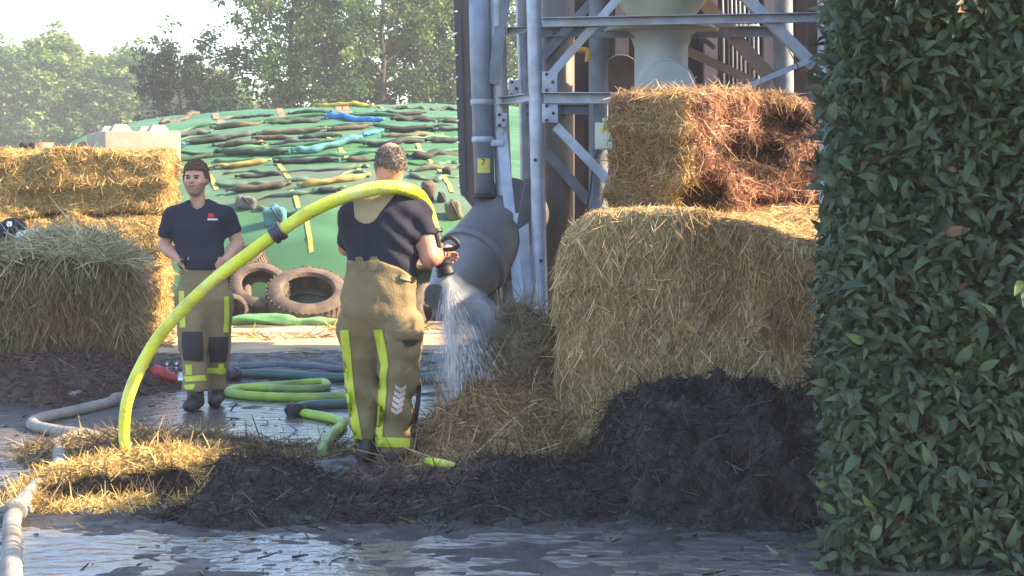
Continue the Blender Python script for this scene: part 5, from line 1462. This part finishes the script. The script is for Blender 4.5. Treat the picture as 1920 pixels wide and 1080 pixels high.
patch('brace_tab', both2, [(695, 481, 706, 481), (692, 489, 712, 490), (692, 500, 718, 500), (694, 506, 718, 507)], Y2, M['khaki'], fm, .007, 6, 3)
patch('reflective_stripe', trou2, [(637, 620, 653, 618), (641, 655, 657, 655), (644, 690, 660, 690), (647, 725, 663, 725), (652, 765, 669, 765), (659, 800, 675, 800), (664, 830, 680, 830)], Y2, M['hivis'], fm, .007, 4, 4)
patch('reflective_stripe', trou2, [(700, 619, 717, 618), (706, 650, 723, 650), (714, 685, 728, 685), (711, 705, 724, 705), (709, 740, 725, 740), (707, 780, 720, 780), (704, 822, 716, 822)], Y2, M['hivis'], fm, .007, 4, 4)
patch('reflective_band', trou2, [(660, 836, 703, 828), (663, 848, 703, 842)], Y2, M['hivis'], fm, .008, 8, 3)
patch('reflective_band', trou2, [(703, 819, 769, 822), (704, 838, 768, 839)], Y2, M['hivis'], fm, .008, 9, 3)
patch('pocket_flap', trou2, [(733, 617, 791, 619), (736, 627, 792, 629), (744, 637, 790, 638)], Y2, M['khaki'], fm, .016, 8, 4, .010)
patch('dark_flap_patch', trou2, [(754, 638, 784, 639), (757, 645, 780, 645), (760, 650, 774, 649)], Y2, M['kneepad'], fm, .009, 5, 3)  # dark patch just below the pocket flap
patch('knee_pad', trou2, [(783, 722, 790, 722), (778, 760, 788, 760), (771, 795, 781, 795)], Y2, M['kneepad'], fm, .012, 3, 5)
patch('belt', both2, [(752, 513, 776, 520), (750, 522, 776, 530)], Y2, M['khaki_light'], fm, .014, 4, 3)
patch('buckle', both2, [(772, 519, 781, 521), (772, 527, 781, 529)], Y2, M['black'], fm, .024, 3, 3)
for i in range(5):
    y = 721 + i * 10.5; x = 751 - i * 1.9
    for xa, xb, ya, yb_ in ((x - 10, x, y, y + 7), (x, x + 11, y + 7, y)):
        patch('chevron', trou2, [(xa, ya, xb, yb_), (xa, ya + 8, xb, yb_ + 8)], Y2, M['chevron'], fm, .006, 2, 2)
boot(fm, aL, (-.1, 1, 0), aL[0], aL[1] - .03, .005); boot(fm, aR, (.15, 1, 0), aR[0], aR[1] - .03, .005)

# ---------------------------------------------------------------- somebody bending over the hay bale at the left border
Y3 = 15.45
pm = thing('person', 'person in a dark jacket bending over the hay bale at the left border', 'person', P(-70, 700, Y3) * [1, 1, 0])
def D(x, y, dy=0): return P(x, y, Y3 + dy)
hc3 = D(-62, 385, -.2)
def body3(p):
    d, q = head_sdf(p, hc3, 1.1, -1)
    d = smin(d, cap_(p, hc3 - [0, 0, .06], D(-40, 440, 0), .06, .07), .04)
    d = smin(d, ecap(p, D(-40, 450), D(-120, 540), .15, .15, .65), .05)
    d = smin(d, chain(p, [D(-100, 560), D(-95, 650), D(-90, 715)], [.12, .08, .05], .04), .05)
    d = smin(d, chain(p, [D(-140, 560), D(-140, 650), D(-140, 715)], [.12, .08, .05], .04), .05)
    d = smin(d, chain(p, [D(-30, 450, -.25), D(-22, 505, -.6), D(-8, 458, -.80)], [.06, .045, .032], .03), .03)
    return smin(d, hand_sdf(p, D(-7, 456, -.80), (.9, -.1, .15), (0, .5, -1), (0, .2, 1), .25), .015)
obj('body', nets(body3, [D(-180, 0)[0], Y3 - 1.1, 0], [D(40, 0)[0], Y3 + .5, D(0, 340)[2]], .0135), M['skin2'], pm)
def hair3(p):
    d, q = head_sdf(p, hc3, 1.1, -1)
    line = np.interp(q[:, 1], [-.075, -.040, -.028, .012, .03, .09], [.060, .050, .015, .008, -.03, -.065])
    return smax(d - .010 - .003 * fbm(q * 60, 5, 2), (line - q[:, 2]) * .8, .006)
obj('hair', nets(hair3, hc3 - .16, hc3 + .16, .009), M['hair_brown'], pm)
def jack3(p):
    d = ecap(p, D(-30, 452), D(-120, 545), .19, .20, .75)
    d = smin(d, ell(p, D(22, 434, -.15), (.13, .16, .125)), .06)
    d = smin(d, chain(p, [D(-30, 455, -.25), D(-18, 500, -.6), D(-12, 470, -.78)], [.085, .07, .055], .03), .04)
    d = smax(d, -ell(p, D(12, 440, -.36), (.10, .06, .03)), .02)
    return d + wrinkle(p, 33, .012)
obj('jacket', nets(jack3, [D(-190, 0)[0], Y3 - 1.1, .7], [D(75, 0)[0], Y3 + .4, D(0, 370)[2]], .014), M['navy'], pm)
def trou3(p):
    d = smin(chain(p, [D(-100, 560), D(-95, 650), D(-90, 715)], [.15, .10, .09], .04), chain(p, [D(-140, 560), D(-140, 650), D(-140, 715)], [.15, .10, .09], .04), .04)
    return smax(d, .06 - p[:, 2], .01) + wrinkle(p, 35, .01)
obj('trousers', nets(trou3, [D(-190, 0)[0], Y3 - .3, 0], [D(-40, 0)[0], Y3 + .3, 1.0], .016), M['khaki'], pm)
patch('badge', jack3, [(13, 415, 22, 415), (12, 420, 23, 420), (14, 425, 21, 425)], Y3, M['white'], pm, .008, 4, 3)
q = P(68, 448, 15.2)
obj('white_cloth', nets(lambda p: rbox(p, q, (.15, .12, .035), .03) + .045 * fbm(p * 8, 5, 3), q - .3, q + .3, .018), M['white'], label='small crumpled white cloth lying on the hay bale beside the dark jacket', cat='cloth')

# ================================================================== HOSES
M['hose_yellow'] = mat('neon_yellow_hose', (.62, .66, .03), .42, .4, col2=(.70, .70, .22), nscale=5, lo=.45, hi=.7, bump=.35, bscale=45, col3=(.42, .42, .09), n3=7)
M['hose_lime'] = mat('lime_hose', (.32, .46, .05), .5, .4, col2=(.22, .34, .07), nscale=6, bump=.1, col3=(.12, .18, .06), n3=4)
M['hose_grey'] = mat('grey_canvas_hose', (.26, .25, .23), .75, .25, col2=(.19, .18, .17), nscale=8, bump=.3, bscale=90, col3=(.12, .11, .10), n3=3)
M['hose_teal'] = mat('dark_teal_hose', (.035, .085, .085), .45, .4, col2=(.05, .11, .10), nscale=4, bump=.1)
M['hose_blue'] = mat('blue_grey_hose', (.10, .13, .165), .5, .4, col2=(.07, .09, .11), nscale=4, bump=.1)
hz = thing('fire_hose', 'thick neon yellow fire hose arching from the sunlit straw over the older man\'s shoulders', 'fire hose', P(246, 866, 9.95) * [1, 1, 0])
hp_ = [(250, 874, 9.97), (240, 846, 9.95), (233, 812, 9.95), (239, 752, 9.95), (262, 692, 9.95), (300, 628, 9.95), (350, 572, 9.95), (400, 526, 9.95), (458, 482, 9.95), (520, 437, 9.93), (580, 398, 9.92), (640, 371, 9.91), (690, 356, 9.91), (735, 351, 9.93), (768, 357, 10.01), (788, 370, 10.16), (801, 394, 10.32), (812, 432, 10.37)]
hpts = catmull([P(x, y, Y) for x, y, Y in hp_], 10)
s = np.linspace(0, 1, len(hpts)); rr = (.0350 + .0045 * sstep(.35, .8, s)) * (1 + .05 * np.sin(s * 37) * np.sin(s * 11))
obj('hose_body', tube(hpts, rr, 20), M['hose_yellow'], hz)
k = 9 * 10
a, b = hpts[k], hpts[k + 2]; dd = unit(b - a)
cpl = obj('coupling', lathe(a - dd * .035, a + dd * .04, [(0, .046), (.05, .054), (.3, .055), (.35, .049), (.55, .049), (.6, .055), (.95, .055), (1, .046)], 24), M['steel_dark'], hz, sharp=40)
nz = thing('nozzle', 'black hand-held fire nozzle with a loop handle at the older man\'s right hip', 'nozzle', P(838, 517, 10.3))
a, b = P(814, 430, 10.36), P(837, 517, 10.32)
obj('barrel', lathe(a, b, [(0, .045), (.08, .05), (.10, .036), (.45, .034), (.52, .042), (.56, .046), (.62, .040), (.66, .047), (.72, .041), (.76, .050), (.82, .045), (.86, .052), (.98, .054), (1, .046)], 24), M['black'], nz, sharp=40)
for t in (.64, .74, .84):
    q = a + (b - a) * t; obj('ring', lathe(q - (b - a) * .012, q + (b - a) * .012, [(0, .046), (.3, .052), (.7, .052), (1, .046)], 24), M['steel_dark'], nz)
obj('bale_handle', tube(catmull([P(829, 452, 10.25), P(842, 445, 10.2), P(856, 452, 10.2), P(858, 461, 10.2), P(848, 467, 10.22), P(832, 468, 10.25)], 6), .0135, 10), M['black'], nz)
def ghose(px, r, m, label, name='hose', z=None, wob=.0, flat=.86):
    pts = catmull([G(q[0], q[1], q[2] if len(q) > 2 else r * .84) for q in px], 10)
    k = np.arange(len(pts)); r = r * (1 + .05 * np.sin(k * 1.7) * np.sin(k * .41))
    return obj(name, tube(pts, r, 14, flat, up=(0, 0, 1)), M[m], label=label, cat='hose', group='hoses lying in the yard')
def sleeve(at, to, r, L, m, label):
    at, to = np.array(at), np.array(to); d = unit(to - at)
    t = thing('hose_coupling', label, 'coupling', at)
    obj('coupling_ring', lathe(at - d * L / 2, at + d * L / 2, [(0, r), (.06, r * 1.25), (.42, r * 1.3), (.46, r * 1.1), (.54, r * 1.1), (.58, r * 1.3), (.94, r * 1.25), (1, r)], 20), M[m], t, sharp=40)
    for s_ in (-1, 1):
        obj('lug', box(at + np.cross(d, [0, 0, 1]) * r * 1.35 * s_ + [0, 0, .01], (.03, .03, .03), 0, .005), M[m], t)
ghose([(24, 1110), (22, 1060), (22, 1010), (24, 972), (42, 940), (72, 908), (104, 880), (112, 858), (104, 836), (128, 822), (160, 812)], .0425, 'hose_grey', 'pale grey hose coming up from the bottom left corner past the sunlit straw')
ghose([(178, 818), (150, 813), (105, 807), (68, 799), (62, 791), (85, 782), (135, 771), (190, 758), (225, 749)], .043, 'hose_grey', 'grey hose doubled back in a hairpin left of the puddle')
ghose([(130, 745), (185, 730), (228, 720), (262, 713), (300, 708), (345, 705)], .045, 'hose_grey', 'grey hose leading to the red divider at the foot of the hay bale')
sleeve(G(30, 957, .05), G(45, 938, .05), .044, .09, 'hose_grey', 'pale coupling on the grey hose where it bends by the sunlit straw')
sleeve(G(222, 749, .045), G(205, 753, .045), .042, .10, 'hose_grey', 'grey coupling at the end of the hairpin hose')
ghose([(330, 692), (400, 690), (470, 688), (540, 686), (600, 690), (660, 695)], .042, 'hose_blue', 'blue-grey hose, the farthest of the hoses behind the young man')
ghose([(418, 704), (470, 701), (540, 703), (610, 708), (700, 708), (790, 709), (850, 708), (920, 706)], .047, 'hose_teal', 'long dark teal hose running behind both men to the water spray')
ghose([(410, 738), (455, 727), (520, 722), (580, 717), (606, 716), (612, 722), (598, 728), (540, 729), (480, 727), (430, 728)], .036, 'hose_lime', 'lime hose folded in a flat loop beside the young man\'s boots')
ghose([(408, 731), (450, 740), (510, 744), (580, 745), (640, 743), (690, 742)], .040, 'hose_lime', 'lime hose nearest the puddle, running to the older man\'s legs')
ghose([(690, 752), (640, 757), (590, 759), (560, 763), (547, 768)], .040, 'hose_teal', 'short dark hose ending in a coupling at the puddle edge')
ghose([(566, 774), (590, 778), (622, 784), (642, 792), (632, 806), (614, 824), (604, 846), (610, 864, -.02), (618, 874, -.05)], .037, 'hose_lime', 'lime hose bending through the puddle towards the older man\'s boot')
sleeve(G(553, 770, .045), G(570, 776, .045), .046, .13, 'black', 'black coupling lying at the puddle edge in front of the lime hoses')
sleeve(G(437, 703, .05), G(450, 702, .05), .050, .12, 'steel_dark', 'dark coupling on the teal hose just right of the young man\'s boots')
obj('hose', tube(catmull([G(800, 866, .05), P(820, 868, 9.62), P(842, 873, 9.60), P(866, 882, 9.56)], 6), .026, 12), M['hose_yellow'], label='short bit of bright yellow hose showing in the black straw by the older man\'s boot', cat='hose')
# red divider with bright couplings
q = G(296, 724, 0)
dv = thing('hose_divider', 'red hose divider with bright metal couplings in front of the golden bales', 'hose divider', q)
obj('valve_body', nets(lambda p: smin(smin(ell(p, q + [0, 0, .085], (.10, .10, .085)), cap_(p, q + [.02, 0, .07], q + [.17, -.02, .055], .055, .045), .03), cap_(p, q + [-.05, .05, .07], q + [-.15, .10, .05], .05, .04), .03), q - [.3, .3, .05], q + [.3, .3, .25], .014), M['red'], dv)
a = q + [.17, -.02, .055]; obj('metal_coupling', lathe(a, a + [.12, -.01, -.005], [(0, .045), (.1, .058), (.45, .058), (.5, .05), (.9, .052), (1, .045)], 20), M['chrome'], dv, sharp=40)
a = q + [-.15, .10, .05]; obj('metal_coupling', lathe(a, a + [-.09, .05, 0], [(0, .042), (.1, .053), (.9, .053), (1, .042)], 20), M['steel_dark'], dv, sharp=40)
for dx, dy in ((-.09, .06), (.07, .03), (.14, .06)):
    c0 = q + [dx, dy, .14]
    st = obj('spindle', tube([c0 - [0, 0, .05], c0 + [0, 0, .05]], .011, 8), M['chrome'], dv)
    th = np.linspace(0, 2 * math.pi, 15); obj('hand_wheel', tube(np.stack([c0[0] + .04 * np.cos(th), c0[1] + .025 * np.sin(th), c0[2] + .05 + .026 * np.sin(th)], 1), .0075, 6), M['steel_dark'], st)
a = q + [.20, .05, .10]; obj('lever', tube(catmull([a, a + [.05, 0, .07], a + [.12, 0, .05], a + [.13, 0, .11]], 5), .011, 8), M['black'], dv)

# ================================================================== WATER SPRAY, STEAM, HAZE
rs = np.random.RandomState(5)
n = 5200
sv_ = rs.rand(n) ** .8
core = rs.rand(n) < .52
tip = P(838, 516, 10.31)
Vd = np.stack([rs.randn(n) * np.where(core, .05, .20) + np.where(core, .05, .17), rs.randn(n) * .10 + .10, -1 + 0 * sv_], 1)
pos = tip + Vd * (sv_ * np.where(core, .95, .62))[:, None] * np.array([1, 1, 1])
pos = pos[(pos[:, 2] > .08)]; Vd = Vd[: len(pos)] if False else (pos - tip)
ln = .015 + .05 * rs.rand(len(pos))
v, f, c = strands(pos, Vd + np.array([0, 0, -.02]), ln, .0018 + .0036 * rs.rand(len(pos)), .02, np.ones((len(pos), 3)) * .8, rs)
def spray_mat():
    m = bpy.data.materials.new('spray_water'); m.use_nodes = True; N = m.node_tree.nodes; L = m.node_tree.links
    b = N['Principled BSDF']; b.inputs['Base Color'].default_value = (.78, .83, .90, 1); b.inputs['Roughness'].default_value = .15
    t = N.new('ShaderNodeBsdfTransparent'); mx = N.new('ShaderNodeMixShader'); mx.inputs[0].default_value = .34
    L.new(t.outputs[0], mx.inputs[1]); L.new(b.outputs[0], mx.inputs[2]); L.new(mx.outputs[0], N['Material Output'].inputs['Surface']); return m
obj('water_spray', (v, f), spray_mat(), smooth=False, kind='stuff', label='fan of water drops falling from the nozzle on to the ash heap', cat='water spray')
def vol_mat(name, dens, scale, lo, hi, col=(.92, .95, 1)):
    m = bpy.data.materials.new(name); m.use_nodes = True; N = m.node_tree.nodes; L = m.node_tree.links
    N.remove(N['Principled BSDF'])
    pv = N.new('ShaderNodeVolumePrincipled'); pv.inputs['Color'].default_value = (*col, 1); pv.inputs['Density'].default_value = dens
    if scale:
        tc = N.new('ShaderNodeTexCoord'); mp = N.new('ShaderNodeMapping'); mp.inputs['Scale'].default_value = (1, 1, .45); nz_ = N.new('ShaderNodeTexNoise'); nz_.inputs['Scale'].default_value = scale; nz_.inputs['Detail'].default_value = 3
        mr = N.new('ShaderNodeMapRange'); mr.inputs[1].default_value = lo; mr.inputs[2].default_value = hi; mr.inputs[3].default_value = 0; mr.inputs[4].default_value = dens
        L.new(tc.outputs['Object'], mp.inputs[0]); L.new(mp.outputs[0], nz_.inputs['Vector']); L.new(nz_.outputs[0], mr.inputs[0]); L.new(mr.outputs[0], pv.inputs['Density'])
    L.new(pv.outputs[0], N['Material Output'].inputs['Volume']); return m
def steam_f(k):
    def f(p):
        d = cap_(p, tip + [.0, .02, -.03], P(876, 600, 10.5), .02 + .03 * k, .155 * k)
        d = smin(d, cap_(p, P(876, 600, 10.5), P(860, 778, 10.58), .14 * k, .11 * k), .08)
        d = smin(d, cap_(p, P(900, 610, 10.6), P(905, 680, 10.75), .09 * k, .05 * k), .12)
        return d + .045 * fbm(p * 5, 44 + int(k * 10), 3)
    return f
for k in (1.15, .92, .7, .5, .3):
    o = obj('steam', nets(steam_f(k), [-.75, 10.0, .1], [.25, 11.2, 1.2], .032), vol_mat('spray_mist', 13.0 * (1.35 - k), 6.0, .32, .70), kind='stuff', label='pale mist and steam hanging round the water spray', cat='steam')
    o['group'] = 'mist round the water spray'
hb = box((0, 190, 9.5), (900, 500, 21.4))
obj('haze', hb, vol_mat('haze_air', .0011, 0, 0, 0, (.86, .92, 1.0)), smooth=False, kind='stuff', label='thin summer haze filling the air over the yard', cat='haze')
